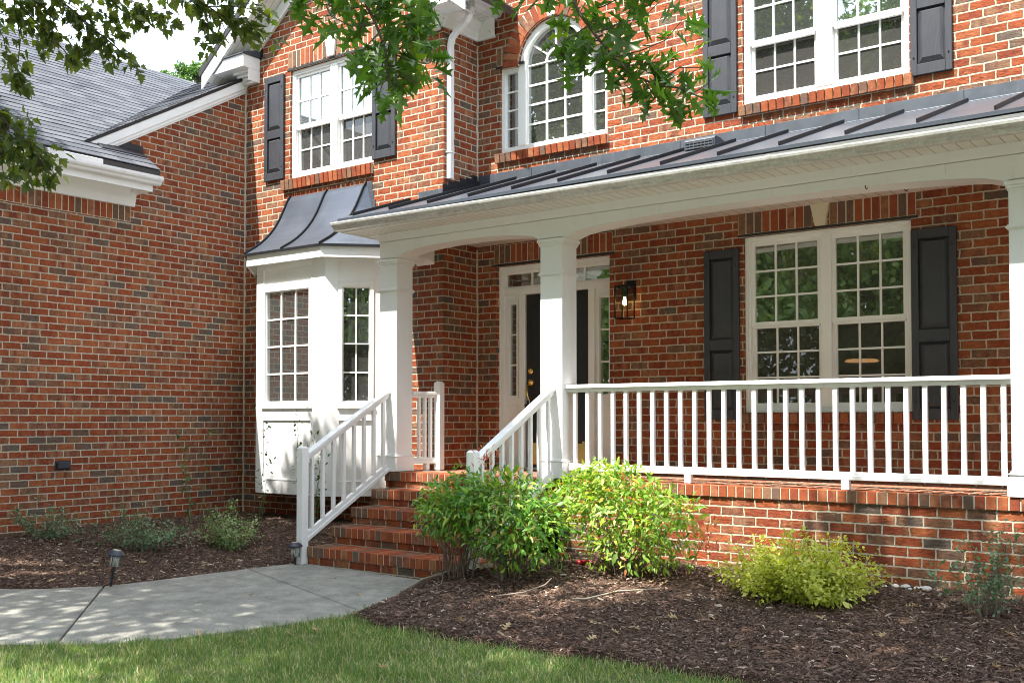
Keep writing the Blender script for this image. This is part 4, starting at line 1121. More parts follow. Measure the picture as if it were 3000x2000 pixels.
# ---------------------------------------------------------------- lantern beside the door
lan = empty("wall_lantern", (-5.6455, YW, 1.80), "lit black metal box lantern with clear glass on the brick wall beside the door", "lantern")
mb = MB().box(-.055, .055, -.022, 0, .04, .245); mb.box(-.03, .03, -.20, -.02, .172, .186); mb.build("backplate", M['blackmetal'], lan, bevel=.003, local=True)
a, y0, y1, z0, z1, t = .074, -.215, -.067, -.165, .165, .0052
mb = MB()
for x_ in (-a, a):
    for y_ in (y0, y1): mb.box(x_-t, x_+t, y_-t, y_+t, z0, z1)
for z_ in (z0, z1):
    for x_ in (-a, a): mb.box(x_-t*.98, x_+t*.98, y0+t, y1-t, z_-t, z_+t)
    for y_ in (y0, y1): mb.box(-a+t, a-t, y_-t*.98, y_+t*.98, z_-t, z_+t)
mb.box(-a-.004, a+.004, y0-.004, y1+.004, z1+t, z1+t+.008)
mb.build("lantern_frame", M['blackmetal'], lan, local=True)
mb = MB(); mb.box(-a+t, a-t, y0-.001, y0+.001, z0+t, z1-t); mb.box(a-.001, a+.001, y0+t, y1-t, z0+t, z1-t); mb.box(-a-.001, -a+.001, y0+t, y1-t, z0+t, z1-t)
mb.build("glass_panel", M['clear'], lan, local=True)
yc_ = (y0+y1)/2
MB().lathe([(.013,.06),(.016,.075),(.016,.17)], (0,yc_,0), 12).build("lamp_socket", M['blackmetal'], lan, local=True)
MB().lathe([(.002,-.028),(.016,-.022),(.023,-.005),(.022,.012),(.013,.040),(.012,.062)], (0,yc_,0), 14).build("bulb", M['bulb'], lan, smooth=True, local=True)
# lamps seen through the windows
la = empty("pendant_lamp", (-3.855, 11.6, 1.217), "orange lit disc shaped lamp seen through the ground floor window", "lamp")
MB().lathe([(.02,.03),(.16,.022),(.185,.0),(.16,-.008)], (0,0,0), 24).build("lamp_shade", M['lampdisc'], la, local=True)
MB().tube([(0,0,.03),(0,0,1.40)], .006, 6).build("lamp_cord", M['blackmetal'], la, local=True)
lc = empty("ceiling_light", (-6.646, 10.6, 4.143), "warm glowing globe lamp seen through the right pane of the arched window", "lamp")
MB().lathe([(.01,-.055),(.06,-.04),(.085,0),(.06,.04),(.01,.055)], (0,0,0), 16).build("lamp_globe", M['lampglow'], lc, smooth=True, local=True)
MB().lathe([(.05,.0),(.075,.03),(.05,.06)], (.13,0,0), 14).build("lamp_globe", M['lampglow'], lc, smooth=True, local=True)
MB().tube([(0.05,0,.05),(0.05,0,1.70)], .008, 6).build("lamp_stem", M['brass'], lc, local=True)
# ================================================================ THE GROUND
def lawn_h(x, y):
    yy = np.minimum(np.maximum(y, -3.0), 9.5)
    return -0.905 + 0.030*(yy-7.18)
def sdist(poly, x, y):
    """signed distance (inside positive) to a closed polygon, arrays"""
    P_ = np.asarray(poly, float); d = np.full(x.shape, 1e9); ins = np.zeros(x.shape, bool)
    for i in range(len(P_)):
        a, b = P_[i], P_[(i+1) % len(P_)]
        e = b-a; wx, wy = x-a[0], y-a[1]
        t = np.clip((wx*e[0]+wy*e[1])/(e@e), 0, 1)
        d = np.minimum(d, np.hypot(wx-e[0]*t, wy-e[1]*t))
        c = ((a[1] <= y) & (b[1] > y)) | ((b[1] <= y) & (a[1] > y))
        with np.errstate(divide='ignore', invalid='ignore'):
            xi = a[0]+(y-a[1])/(b[1]-a[1])*e[0]
        ins ^= c & (x < xi)
    return np.where(ins, d, -d)
WALK_BACK = [(-11.2, 2.6), (-10.4, 3.75), (-9.9, 4.25), (-9.25, 4.73), (-8.95, 4.92), (-8.62, 5.31), (-8.47, 5.75), (-8.37, 6.24), (-8.22, 6.75), (-8.06, 7.19)]
WALK_FRONT = [(-5.75, 7.19), (-6.0, 6.6), (-5.99, 6.19), (-5.93, 5.68), (-6.13, 5.19), (-6.42, 4.51), (-6.80, 4.06), (-7.26, 3.70), (-8.2, 2.9), (-9.2, 1.6)]
WALK = WALK_BACK + WALK_FRONT
BED_R = [(-5.76, 7.3), (-6.16, 7.12), (-5.96, 6.30), (-5.88, 5.76), (-5.5, 5.62), (-4.8, 5.57), (-3.95, 5.62), (-2.97, 5.65), (-2.2, 5.64), (-1.2, 5.75), (0.2, 6.1), (XE, 6.6), (XE, 8.45), (-5.76, 8.45)]
BED_L = [(-11.30, 9.06), (-11.30, 2.9)] + [(-10.42, 3.78), (-9.92, 4.27)] + WALK_BACK[3:] + [(-7.95, 7.25), (-7.95, 9.06)]
def lumps(x, y, s=1.0):
    return (np.sin(x*5.1*s+1.3)*np.cos(y*4.3*s+.4)+.6*np.sin(x*9.7*s-y*7.9*s)+.4*np.sin(x*17*s+y*21*s))/2
def bedR_h(x, y):
    d = sdist(BED_R, x, y); t = np.clip((y-5.6)/2.8, 0, 1); t = t*t*(3-2*t)
    return lawn_h(x, np.minimum(y, 7.0)) + np.clip(d*0.45, -.25, .035) + 0.155*t + .012*lumps(x, y) + .05*np.exp(-((x+5.2)**2+(y-7.3)**2)/1.2)
def bedL_h(x, y):
    d = sdist(BED_L, x, y); tx = np.clip((-8.5-x)/2.5, 0, 1); ty = np.clip((y-6.6)/2.2, 0, 1)
    t = np.maximum(tx*tx*(3-2*tx), ty*ty*(3-2*ty))
    return lawn_h(x, np.minimum(y, 7.0)) + np.clip(d*0.4, -.25, .02) + 0.235*t + .012*lumps(x, y)
def walk_h(x, y): return -0.872 - 0.013*(x+7.98) + 0.030*(y-7.18)
def grid_mesh(name, x0, x1, y0, y1, st, hf, keep, mat):
    xs = np.arange(x0, x1+st, st); ys = np.arange(y0, y1+st, st)
    X, Y = np.meshgrid(xs, ys); Z = hf(X, Y)
    K = keep((X[:-1,:-1]+X[1:,1:])/2, (Y[:-1,:-1]+Y[1:,1:])/2)
    nx = len(xs); idx = np.arange(len(ys)*nx).reshape(len(ys), nx)
    q = np.stack([idx[:-1,:-1], idx[:-1,1:], idx[1:,1:], idx[1:,:-1]], -1)[K]
    V = np.stack([X, Y, Z], -1).reshape(-1, 3)
    used = np.unique(q); rm = np.full(len(V), -1); rm[used] = np.arange(len(used)); q = rm[q]
    me = fast_mesh(name, V[used], q.ravel(), np.arange(len(q))*4, np.full(len(q), 4), mat, True)
    return link(name, me)
# lawn: fine near the house, then out to the horizon
xs = np.concatenate([np.linspace(-400, -16, 12), np.arange(-15, 6, .25), np.linspace(7, 400, 12)])
ys = np.concatenate([np.linspace(-400, -6, 14), np.arange(-5, 10, .25), np.linspace(11, 400, 10)])
X, Y = np.meshgrid(xs, ys); Z = lawn_h(X, Y) - 0.012 + .008*lumps(X, Y, .7)
inner = np.minimum(sdist(WALK, X, Y), 1) ; Z = np.where((sdist(WALK, X, Y) > .1) | (sdist(BED_R, X, Y) > .25) | (sdist(BED_L, X, Y) > .25), Z-.16, Z)
idx = np.arange(X.size).reshape(X.shape)
q = np.stack([idx[:-1,:-1], idx[:-1,1:], idx[1:,1:], idx[1:,:-1]], -1).reshape(-1, 4)
lawn = link("lawn", fast_mesh("lawn", np.stack([X, Y, Z], -1).reshape(-1, 3), q.ravel(), np.arange(len(q))*4, np.full(len(q), 4), M['turf'], True))
lawn['kind'] = 'structure'
b1_ = grid_mesh("mulch_bed", -6.4, XE, 5.2, 8.45, .06, bedR_h, lambda x, y: sdist(BED_R, x, y) > -.12, M['mulch']); b1_['kind'] = 'structure'
b2_ = grid_mesh("mulch_bed", -11.5, -7.8, 2.7, 9.1, .06, bedL_h, lambda x, y: sdist(BED_L, x, y) > -.06, M['mulch']); b2_['kind'] = 'structure'
# added pale slab behind the viewer, unseen, bouncing sunlight onto the porch trim
dv = MB().prism([(-22, -10.5), (16, -10.5), (16, -2.6), (-22, -2.6)], 'z', -1.32, -1.175).build("bounce_slab", M['bounce'], None); dv['kind'] = 'structure'
# concrete walk, poured in slabs with open joints
walk = bpy.data.objects.new("concrete_path", None); 
J1 = ((-8.571, 5.311), (-6.945, 3.951)); J2 = ((-8.24, 6.66), (-6.02, 5.95))
def clip(poly, a, b, keep_left):
    out_ = []
    f = lambda p: ((b[0]-a[0])*(p[1]-a[1])-(b[1]-a[1])*(p[0]-a[0]))*(1 if keep_left else -1)
    for i in range(len(poly)):
        p, q_ = poly[i], poly[(i+1) % len(poly)]; fp, fq = f(p), f(q_)
        if fp >= 0: out_.append(p)
        if fp*fq < 0:
            t = fp/(fp-fq); out_.append((p[0]+(q_[0]-p[0])*t, p[1]+(q_[1]-p[1])*t))
    return out_
def inset_line(l, s):
    (ax, ay), (bx_, by) = l; d = Vector((bx_-ax, by-ay)).normalized(); n_ = Vector((-d.y, d.x))*s
    return ((ax+n_.x, ay+n_.y), (bx_+n_.x, by+n_.y))
slabs = []
p1 = clip(WALK, *inset_line(J1, -.007), False); rest = clip(WALK, *inset_line(J1, .007), True)
p2 = clip(rest, *inset_line(J2, -.003), False); p3_ = clip(rest, *inset_line(J2, .003), True)
mb = MB()
for sl_, dz in ((p1, .0), (p2, -.004), (p3_, 0)):
    if len(sl_) < 3: continue
    sh = MB().prism(sl_, 'z', -1, 0)
    vs = [(v[0], v[1], float(walk_h(np.array(v[0]), np.array(v[1]))) + dz - (.13 if v[2] < -.5 else 0)) for v in sh.v]
    mb.add(vs, sh.f)
bpy.data.objects.remove(walk)
wo = mb.build("concrete_path", M['concrete'], None, bevel=.008); wo['kind'] = 'structure'

def in_view(p, margin=120):
    q = p - np.array([0, 0, CH]); cy, sy, cp, sp = math.cos(CYAW), math.sin(CYAW), math.cos(CPIT), math.sin(CPIT)
    r = q[:,0]*cy+q[:,1]*sy; fw = -q[:,0]*sy+q[:,1]*cy
    D = fw*cp+q[:,2]*sp; U = -fw*sp+q[:,2]*cp
    u = 1500+CF*r/np.maximum(D, .1); v = CPY-CF*U/np.maximum(D, .1)
    return (D > .3) & (u > -margin) & (u < 3000+margin) & (v > -margin) & (v < 2000+margin)
# ---------------------------------------------------------------- mulch chips
def chips(name, box, hf, poly, n, edge=.0):
    x = rng.uniform(box[0], box[1], n); y = rng.uniform(box[2], box[3], n)
    d = sdist(poly, x, y) + rng.normal(0, .035, n)
    k = d > edge; x, y = x[k], y[k]
    pos = np.stack([x, y, hf(x, y) + rng.uniform(-.003, .010, len(x))], 1)
    k = in_view(pos, 650); pos = pos[k]; n = len(pos)
    a = rng.uniform(0, 2*np.pi, n); tilt = rng.normal(0, .28, n)
    yd_ = np.stack([np.cos(a)*np.cos(tilt), np.sin(a)*np.cos(tilt), np.sin(tilt)], 1)
    nr = np.stack([rng.normal(0, .45, n), rng.normal(0, .45, n), np.ones(n)], 1)
    L_ = np.exp(rng.normal(math.log(.0195), .55, n)).clip(.007, .080); wid = rng.uniform(.10, .34, n)*(.0195/L_)**.35
    F = frames(pos, yd_, nr, L_, 1.0); F[:, :, 0] *= wid[:, None]; F[:, :, 2] *= .16
    tv = [(-.5,-.5,0),(.5,-.42,0),(.42,.5,0),(-.45,.46,0),(-.32,-.38,1),(.3,-.3,1),(.26,.36,1),(-.3,.34,1)]
    tf = [(4,5,6,7),(0,1,5,4),(1,2,6,5),(2,3,7,6),(3,0,4,7)]
    o = link(name, scatter(name, tv, tf, F, M['chip'])); o['kind'] = 'stuff'; return o
tag(chips("mulch_chips", (-6.4, XE, 5.3, 8.41), bedR_h, BED_R, 180000), "dark brown shredded bark mulch covering the bed along the porch", "mulch", kind='stuff')
tag(chips("mulch_chips", (-11.3, -7.9, 2.7, 9.0), bedL_h, BED_L, 115000), "dark brown shredded bark mulch covering the bed beside the garage wing", "mulch", kind='stuff')
# ---------------------------------------------------------------- grass
def grass():
    n = 280000
    x = rng.uniform(-8.2, -1.0, n); y = rng.uniform(2.6, 6.0, n)
    dW, dR = sdist(WALK, x, y), sdist(BED_R, x, y)
    j = rng.normal(0, .03, n)
    k = (dW + j*.6 < -.012) & (dR + j < -.01) & ((x > -7.4) | (y < 3.6))
    x, y = x[k], y[k]; dn = np.maximum(dW[k], dR[k])
    pos = np.stack([x, y, lawn_h(x, y)-.012], 1); k = in_view(pos, 450); pos, dn = pos[k], dn[k]; n = len(pos)
    clump = .5+.5*np.sin(pos[:,0]*6.1+np.sin(pos[:,1]*7.3)*2.2)*np.cos(pos[:,1]*5.3+pos[:,0]*2.1)
    keep = rng.random(n) < .55+.45*clump; pos, clump, dn = pos[keep], clump[keep], dn[keep]; n = len(pos)
    az = rng.uniform(0, 2*np.pi, n); lean = np.abs(rng.normal(.55, .42, n)).clip(0, 1.45)
    yd_ = np.stack([np.cos(az)*np.sin(lean), np.sin(az)*np.sin(lean), np.cos(lean)], 1)
    nr = np.stack([np.cos(az+rng.normal(0,.9,n)), np.sin(az+rng.normal(0,.9,n)), np.full(n, .35)], 1)
    L_ = rng.gamma(9, .0047, n)*(.75+.55*clump); L_ = np.where(dn > -.05, L_*1.15, L_).clip(.015, .115)
    F = frames(pos, yd_, nr, L_, 1.0); F[:, :, 0] *= (.0042/L_*rng.uniform(.7, 1.3, n))[:, None]; F[:, :, 2] *= rng.uniform(-.3, .5, n)[:, None]
    tv = [(-.5,0,0),(.5,0,0),(.42,.5,.10),(-.42,.5,.10),(.25,.8,.28),(-.25,.8,.28),(0,1,.5)]
    tf = [(0,1,2,3),(3,2,4,5),(5,4,6)]
    return link("grass", scatter("grass", tv, tf, F, M['grass']))
tag(grass(), "green and straw coloured lawn grass in front of the path and bed", "grass", kind='stuff')

# ================================================================ PLANTS
LANCE = ([(0,0,0),(.17,.28,.05),(.15,.58,.04),(0,1,-.10),(-.17,.28,.05),(-.15,.58,.04),(0,.3,0),(0,.62,0)], [(0,1,6),(6,1,2,7),(7,2,3),(0,6,4),(6,7,5,4),(7,3,5)])
OVAL = ([(0,0,0),(.26,.25,.05),(.30,.55,.05),(0,1,-.05),(-.26,.25,.05),(-.30,.55,.05)], [(0,1,2,3),(0,3,5,4)])
rh = [(0,0),(.03,.12),(.14,.15),(.31,.11),(.21,.22),(.09,.29),(.08,.35),(.27,.40),(.47,.42),(.31,.50),(.11,.55),(.08,.61),(.22,.69),(.33,.79),(.17,.79),(.09,.83),(.05,.92),(0,1)]
OAK_V = [(x_, y_, .16*x_-.25*(y_-.4)**2) for x_, y_ in rh] + [(-x_, y_, .16*x_-.25*(y_-.4)**2) for x_, y_ in rh[1:-1]]
OAK_F = [tuple(range(len(rh))), tuple([0]+[len(rh)-1]+list(range(len(OAK_V)-1, len(rh)-1, -1)))]
mh = [(0,0),(.20,.04),(.46,.16),(.30,.30),(.50,.52),(.24,.52),(.20,.66),(0,1)]
GUM_V = [(x_, y_, .22*x_-.3*(y_-.4)**2) for x_, y_ in mh] + [(-x_, y_, .22*x_-.3*(y_-.4)**2) for x_, y_ in mh[1:-1]]
GUM_F = [tuple(range(len(mh))), tuple([0]+[len(mh)-1]+list(range(len(GUM_V)-1, len(mh)-1, -1)))]
def unit(v): return v/np.maximum(np.linalg.norm(v, axis=-1, keepdims=True), 1e-9)
def rand_dirs(n): return unit(rng.normal(0, 1, (n, 3)))
def canes(n, r0, rx, ry, h, curve=.35, jitter=.05, hmin=.45):
    """polylines from a base clump out to an uneven dome"""
    out_ = []
    for i in range(n):
        az = rng.uniform(0, 2*np.pi); q_ = math.sqrt(rng.uniform(0, 1))
        base = np.array([math.cos(az)*r0*rng.uniform(0,1), math.sin(az)*r0*rng.uniform(0,1), -.05])
        top = np.array([math.cos(az)*rx*q_, math.sin(az)*ry*q_, h*rng.uniform(hmin, 1.0)*math.sqrt(max(.08, 1-.75*q_*q_))])
        k = 6; pts = []
        for j in range(k+1):
            t = j/k; p = base+(top-base)*t
            p[2] = base[2]+(top[2]-base[2])*(t**(1-curve)); p[:2] = base[:2]+(top[:2]-base[:2])*(t**(1+curve))
            pts.append(p+rng.normal(0, jitter*.35, 3)*(0 < t))
        out_.append(np.array(pts))
    return out_
def leaves_on(cs, per, t0, spread, size, tpl, mat, name, droop=.3, up=.5, sizevar=.3, wid=1.0):
    pos = []; out_d = []
    cen = np.mean([c[-1] for c in cs], axis=0)*np.array([1,1,.35])
    for c in cs:
        t = (t0+(1-t0)*rng.random(per)**.8)*(len(c)-1); i = np.minimum(t.astype(int), len(c)-2); f = (t-i)[:, None]
        p = c[i]*(1-f)+c[i+1]*f
        o_ = rand_dirs(per)*spread*rng.random((per,1))**.6; pos.append(p+o_); out_d.append(o_)
    pos = np.concatenate(pos); od = np.concatenate(out_d); n = len(pos)
    rad = unit(pos-cen)
    yd_ = unit(unit(od)*.8+rad*.6+rng.normal(0,.5,(n,3))+np.array([0,0,-droop]))
    nr = unit(rad*.6+rng.normal(0,.45,(n,3))+np.array([0,0,up+.4]))
    F = frames(pos, yd_, nr, size*np.exp(rng.normal(0, sizevar, n)), wid)
    return scatter(name, tpl[0], tpl[1], F, mat)
def stems_mesh(cs, r, mat, name, parent, n=5):
    mb = MB()
    for c in cs:
        mb.tube([Vector(p) for p in c], [r*(1-.65*j/(len(c)-1)) for j in range(len(c))], n, cap=False)
    return mb.build(name, mat, parent, local=True)
def shrub(name, loc, label, cat, cs, leaf, stem_r, stem_mat, group=None, leaf_name="foliage", extra=None):
    o = empty(name, loc, label, cat, group)
    stems_mesh(cs, stem_r, stem_mat, "stems", o)
    link(leaf_name, leaves_on(cs, *leaf, leaf_name), o, True) if False else None
    per, t0, spread, size, tpl, mat = leaf[:6]; kw = leaf[6] if len(leaf) > 6 else {}
    link(leaf_name, leaves_on(cs, per, t0, spread, size, tpl, mat, leaf_name, **kw), o, True)
    if extra: extra(o)
    return o
def nandina(loc, label, cs, blobs, mat, extra=None):
    o = empty('nandina_shrub', loc, label, 'shrub', NG)
    stems_mesh(cs, .0052, M['stem'], 'stems', o)
    link('foliage', mound(blobs, .055, mat), o, True)
    if extra: extra(o)
    return o
def side(cs, f): return [c for c in cs if f(c)]
gR = lambda x, y: float(bedR_h(np.array(float(x)), np.array(float(y))))
gL = lambda x, y: float(bedL_h(np.array(float(x)), np.array(float(y))))
NG = "green nandina shrubs along the porch steps"
def mound(blobs, size, mat):
    P_, N_ = [], []
    for c, r, n in blobs:
        d = rand_dirs(n); d[:,2] = np.abs(d[:,2])*np.where(rng.random(n) < .72, 1, -1)
        lump = 1+.13*np.sin(d[:,0]*6+c[0]*9)*np.cos(d[:,1]*5+c[1]*7)+.10*np.sin(d[:,2]*9+d[:,0]*4)
        q_ = (rng.random(n)**.30)*lump
        P_.append(np.array(c)+d*q_[:,None]*np.array(r)); N_.append(d)
    p = np.concatenate(P_); d = np.concatenate(N_); k = p[:,2] > .06; p, d = p[k], d[k]; n = len(p)
    yd_ = unit(d*.75+rng.normal(0,.55,(n,3))+np.array([0,0,-.42])); nr = unit(d*.8+rng.normal(0,.35,(n,3))+np.array([0,0,.55]))
    return scatter("foliage", LANCE[0], LANCE[1], frames(p, yd_, nr, size*np.exp(rng.normal(0,.3,n)), 1.0), mat)
def red_tips(n, at_):
    def f(o):
        c = [np.array([np.array(at_)*np.array([.8,.8,.3]), np.array(at_)*np.array([.95,.95,.8]), np.array(at_)])]
        stems_mesh(c, .004, M['stem'], "stems", o)
        link("red_leaves", leaves_on(c, n, .45, .13, .050, LANCE, M['nandina_red'], "red_leaves", 0.1, .5), o, True)
    return f
cs = canes(40, .15, .46, .42, .92, .26, .05, .66)
nandina((-5.80, 6.92, gR(-5.80, 6.92)), "dark leggy nandina shrub covering the right end of the brick steps", cs,
        [((-.06,0,.56),(.33,.34,.27),1050), ((-.20,.05,.48),(.22,.24,.18),340), ((.16,.0,.52),(.25,.28,.28),520), ((.0,.05,.83),(.12,.12,.12),90)], M['nandina'])
cs = canes(50, .16, .56, .46, .84, .34, .05, .55)
nandina((-5.30, 7.00, gR(-5.30, 7.00)), "middle nandina shrub with pink new leaves at the foot of the right handrail", cs,
        [((-.03,0,.52),(.46,.40,.38),1900), ((-.28,-.02,.56),(.25,.27,.28),480), ((.34,.02,.44),(.27,.30,.30),640), ((.16,-.1,.26),(.34,.30,.18),320)], M['nandina'], extra=red_tips(44, (-.22, -.02, 1.08)))
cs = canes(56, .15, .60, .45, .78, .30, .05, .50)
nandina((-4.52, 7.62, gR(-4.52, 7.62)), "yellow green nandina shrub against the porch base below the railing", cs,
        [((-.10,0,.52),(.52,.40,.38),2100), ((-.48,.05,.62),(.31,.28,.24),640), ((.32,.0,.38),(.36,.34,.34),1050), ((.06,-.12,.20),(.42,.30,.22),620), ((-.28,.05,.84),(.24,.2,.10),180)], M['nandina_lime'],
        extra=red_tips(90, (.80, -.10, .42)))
cs = canes(130, .14, .68, .50, .54, .25, .05, .32)
shrub("golden_shrub", (-2.98, 7.50, gR(-2.98, 7.50)), "low bright yellow green shrub spreading over the mulch", "shrub", cs, (95, .12, .06, .027, OVAL, M['goldleaf'], dict(up=.6)), .0035, M['stem'])
cs = canes(26, .08, .46, .36, .70, .25, .05, .4)
shrub("sparse_shrub", (-1.70, 7.55, gR(-1.7, 7.55)), "thin sparse small leaved shrub at the right by the brick base", "shrub", cs, (36, .25, .055, .028, OVAL, M['greyleaf']), .0035, M['stem'])
LG = "low shrubs in the bed by the garage wing"
for (x_, y_, lab, nm, n_, rx, h_, mt, per) in (
    (-10.72, 5.95, "dark grey green low shrub at the left edge below the outlet cover", "low_shrub", 34, .52, .46, 'greyleaf', 44),
    (-9.78, 6.45, "widest dusky green shrub sprawling behind the tilted path light", "low_shrub", 52, .74, .50, 'greyleaf', 48),
    (-9.27, 7.28, "pale green round shrub in front of the brick corner", "low_shrub", 48, .50, .58, 'palebush', 52)):
    cs = canes(n_, .10, rx, rx*.8, h_, .2, .06, .35)
    shrub(nm, (x_, y_, gL(x_, y_)), lab, "shrub", cs, (per, .15, .055, .024, OVAL, M[mt]), .003, M['stem'], LG)
def rose(loc, label, tall, n, spread, lean=(0,0)):
    cs = []
    for i in range(n):
        az = rng.uniform(0, 2*np.pi); h_ = tall*rng.uniform(.6, 1)
        if i == 0: h_ = tall
        b = np.array([math.cos(az)*.05, math.sin(az)*.05, -.05]); t_ = np.array([math.cos(az)*spread*rng.uniform(.2,1)+lean[0], math.sin(az)*spread*.6+lean[1], h_])
        cs.append(np.array([b+(t_-b)*(j/8)+rng.normal(0,.012,3)*(j>0) for j in range(9)]))
    o = empty("rose_bush", loc, label, "rose bush", "rose bushes against the house")
    stems_mesh(cs, .0045, M['greenstem'], "stems", o)
    link("foliage", leaves_on(cs, 22, .22, .075, .040, OVAL, M['roseleaf'], "foliage", .2, .5, wid=1.15), o, True)
    tips = [cs[0][-3:]]
    if n == 2: link("red_shoots", leaves_on(tips, 12, .2, .035, .035, LANCE, M['redleaf'], "red_shoots", .1, .4), o, True)
rose((-9.05, 8.20, gL(-9.05, 8.2)), "tall leafy rose bush behind the left stair railing", 1.40, 7, .34)
rose((-9.80, 8.05, gL(-9.8, 8.05)), "slender rose with dark red shoots in front of the white bay panel", 1.22, 2, .12, (.12, 0))
rose((-10.55, 7.75, gL(-10.55, 7.75)), "thin straggly rose rising against the brick corner", 1.15, 4, .30)
# bare bleached branches lying on the mulch
def branch(pts, r, label, name="bare_branch", mat='palestem', extra=(), group="bare branches lying on the mulch"):
    mb = MB()
    P3 = [Vector((x_, y_, gR(x_, y_)+dz)) for x_, y_, dz in pts]
    mb.tube(P3, [r*(1-.5*i/(len(P3)-1)) for i in range(len(P3))], 6)
    for e in extra:
        E3 = [Vector((x_, y_, gR(x_, y_)+dz)) for x_, y_, dz in e]
        mb.tube(E3, [r*.55*(1-.5*i/(len(E3)-1)) for i in range(len(E3))], 5)
    o = mb.build(name, M[mat], None, smooth=True); tag(o, label, "branch", group); return o
branch([(-5.98,6.42,.02),(-5.92,6.62,.05),(-5.86,6.82,.05),(-5.80,6.96,.10),(-5.70,7.05,.14),(-5.55,7.10,.17)], .009, "long pale branch curving from the path edge under the left nandina", extra=[[(-5.86,6.82,.05),(-5.74,6.66,.02),(-5.70,6.50,.01)],[(-5.92,6.62,.05),(-6.02,6.55,.02)]])
branch([(-5.02,6.46,.03),(-4.86,6.62,.035),(-4.77,6.78,.06),(-4.76,6.86,.09)], .008, "bleached crooked branch lying in front of the middle nandina", extra=[[(-4.9,6.56,.03),(-4.76,6.58,.03)]])
st = branch([(-4.46,6.70,.012),(-4.37,6.75,.014),(-4.30,6.90,.016),(-4.26,7.03,.018),(-4.17,7.14,.016),(-4.02,7.28,.014)], .0085, "single pale stick lying straight on the open mulch", name="stick", mat='stickmat', group="bare branches lying on the mulch")
# ---------------------------------------------------------------- trees
def limb_tree(name, loc, label, trunk_pts, limbs, crown_fn, group=None, cat="tree"):
    o = empty(name, loc, label, cat, group)
    L0 = Vector(loc)
    mb = MB(); mb.tube([Vector(p)-L0 for p, r in trunk_pts], [r for p, r in trunk_pts], 12)
    mb.build("trunk", M['bark'], o, smooth=True, local=True)
    mb = MB()
    for l in limbs:
        pts = [Vector(p)-L0 for p, r in l]; mb.tube(pts, [r for p, r in l], 7)
    mb.build("limbs", M['bark'], o, smooth=True, local=True)
    me = crown_fn(np.array(loc)); link("crown", me, o, True)
    return o
def poly_sample(pl, n):
    pl = np.asarray(pl, float); seg = np.linalg.norm(np.diff(pl, axis=0), axis=1); cum = np.concatenate([[0], np.cumsum(seg)])
    t = np.sort(rng.random(n))*cum[-1]; i = np.clip(np.searchsorted(cum, t)-1, 0, len(seg)-1); f = ((t-cum[i])/seg[i])[:, None]
    return pl[i]*(1-f)+pl[i+1]*f, unit(pl[i+1]-pl[i])
def twig_leaves(pls, dens, spread, size, down=.55, flat=None, t0=0.0):
    """leaf frames along hanging twigs"""
    P_, D_ = [], []
    for pl in pls:
        ln = np.linalg.norm(np.diff(np.asarray(pl), axis=0), axis=1).sum()
        p, d = poly_sample(pl, max(3, int(dens*ln))); P_.append(p); D_.append(d)
    p = np.concatenate(P_); d = np.concatenate(D_); n = len(p)
    sidev = unit(np.cross(d, rand_dirs(n)))
    yd_ = unit(sidev*.9+d*.7+np.array([0,0,-down])+rng.normal(0,.25,(n,3)))
    nr = unit(rng.normal(0,.75,(n,3))+np.array([0,-.25,.55]))
    pos = p+sidev*spread*rng.random((n,1))
    return frames(pos, yd_, nr, size*np.exp(rng.normal(0,.22,n)), 1.0)
def in_shape(c, r, n, shell=.35):
    d = rand_dirs(n); q_ = rng.random((n,1))**(shell); return np.array(c)+d*q_*np.array(r)
SUN = np.array(SUN_DIR)
def blob_frames(blobs, size, gap=None):
    Fs = []
    for c, r, n in blobs:
        p = in_shape(c, r, n)
        if gap is not None:
            g = np.sin(p[:,0]*2.3+1.1*np.sin(p[:,1]*1.7))*np.cos(p[:,1]*2.6+p[:,2]*1.9)+.5*np.sin(p[:,0]*5.2+p[:,2]*4.4)
            p = p[g > gap]
        nn = len(p); Fs.append(frames(p, unit(rng.normal(0,1,(nn,3))+np.array([0,0,-.5])), unit(rng.normal(0,.8,(nn,3))+np.array([0,0,.8])), size*np.exp(rng.normal(0,.25,nn)), 1.0))
    return np.concatenate(Fs)
def U(pts, dep):
    return [np.array(at(u, v, d_ if d_ else dep)) for (u, v, *rest_) in pts for d_ in [rest_[0] if rest_ else dep]]
# pin oak: trunk out of frame on the right, low limb reaching over the view
oak_twigs_a = [U([(u_, v_-42) for u_, v_ in p], 3.7) for p in (
    [(1010,-160),(1040,-40),(1075,60),(1100,110),(1130,190),(1135,260),(1160,330)],
    [(1075,60),(1010,70),(930,50),(870,20)], [(1040,-40),(960,-20),(880,-40),(840,-20)],
    [(1100,110),(1030,120),(970,90),(955,60)], [(1090,90),(1150,80),(1210,60),(1265,55)],
    [(1110,130),(1190,140),(1240,160),(1290,170)], [(1130,190),(1200,220),(1250,230),(1290,215)],
    [(1135,230),(1190,270),(1220,290),(1250,250)], [(1140,260),(1120,290),(1110,320)], [(1110,140),(1080,170),(1085,205)],
    [(1060,20),(1130,10),(1210,-10),(1290,10)], [(1020,-80),(1110,-60),(1210,-60)], [(1000,-120),(920,-90),(850,-80)],
    [(1120,160),(1080,230),(1110,275)], [(1150,200),(1180,180),(1245,120)])]
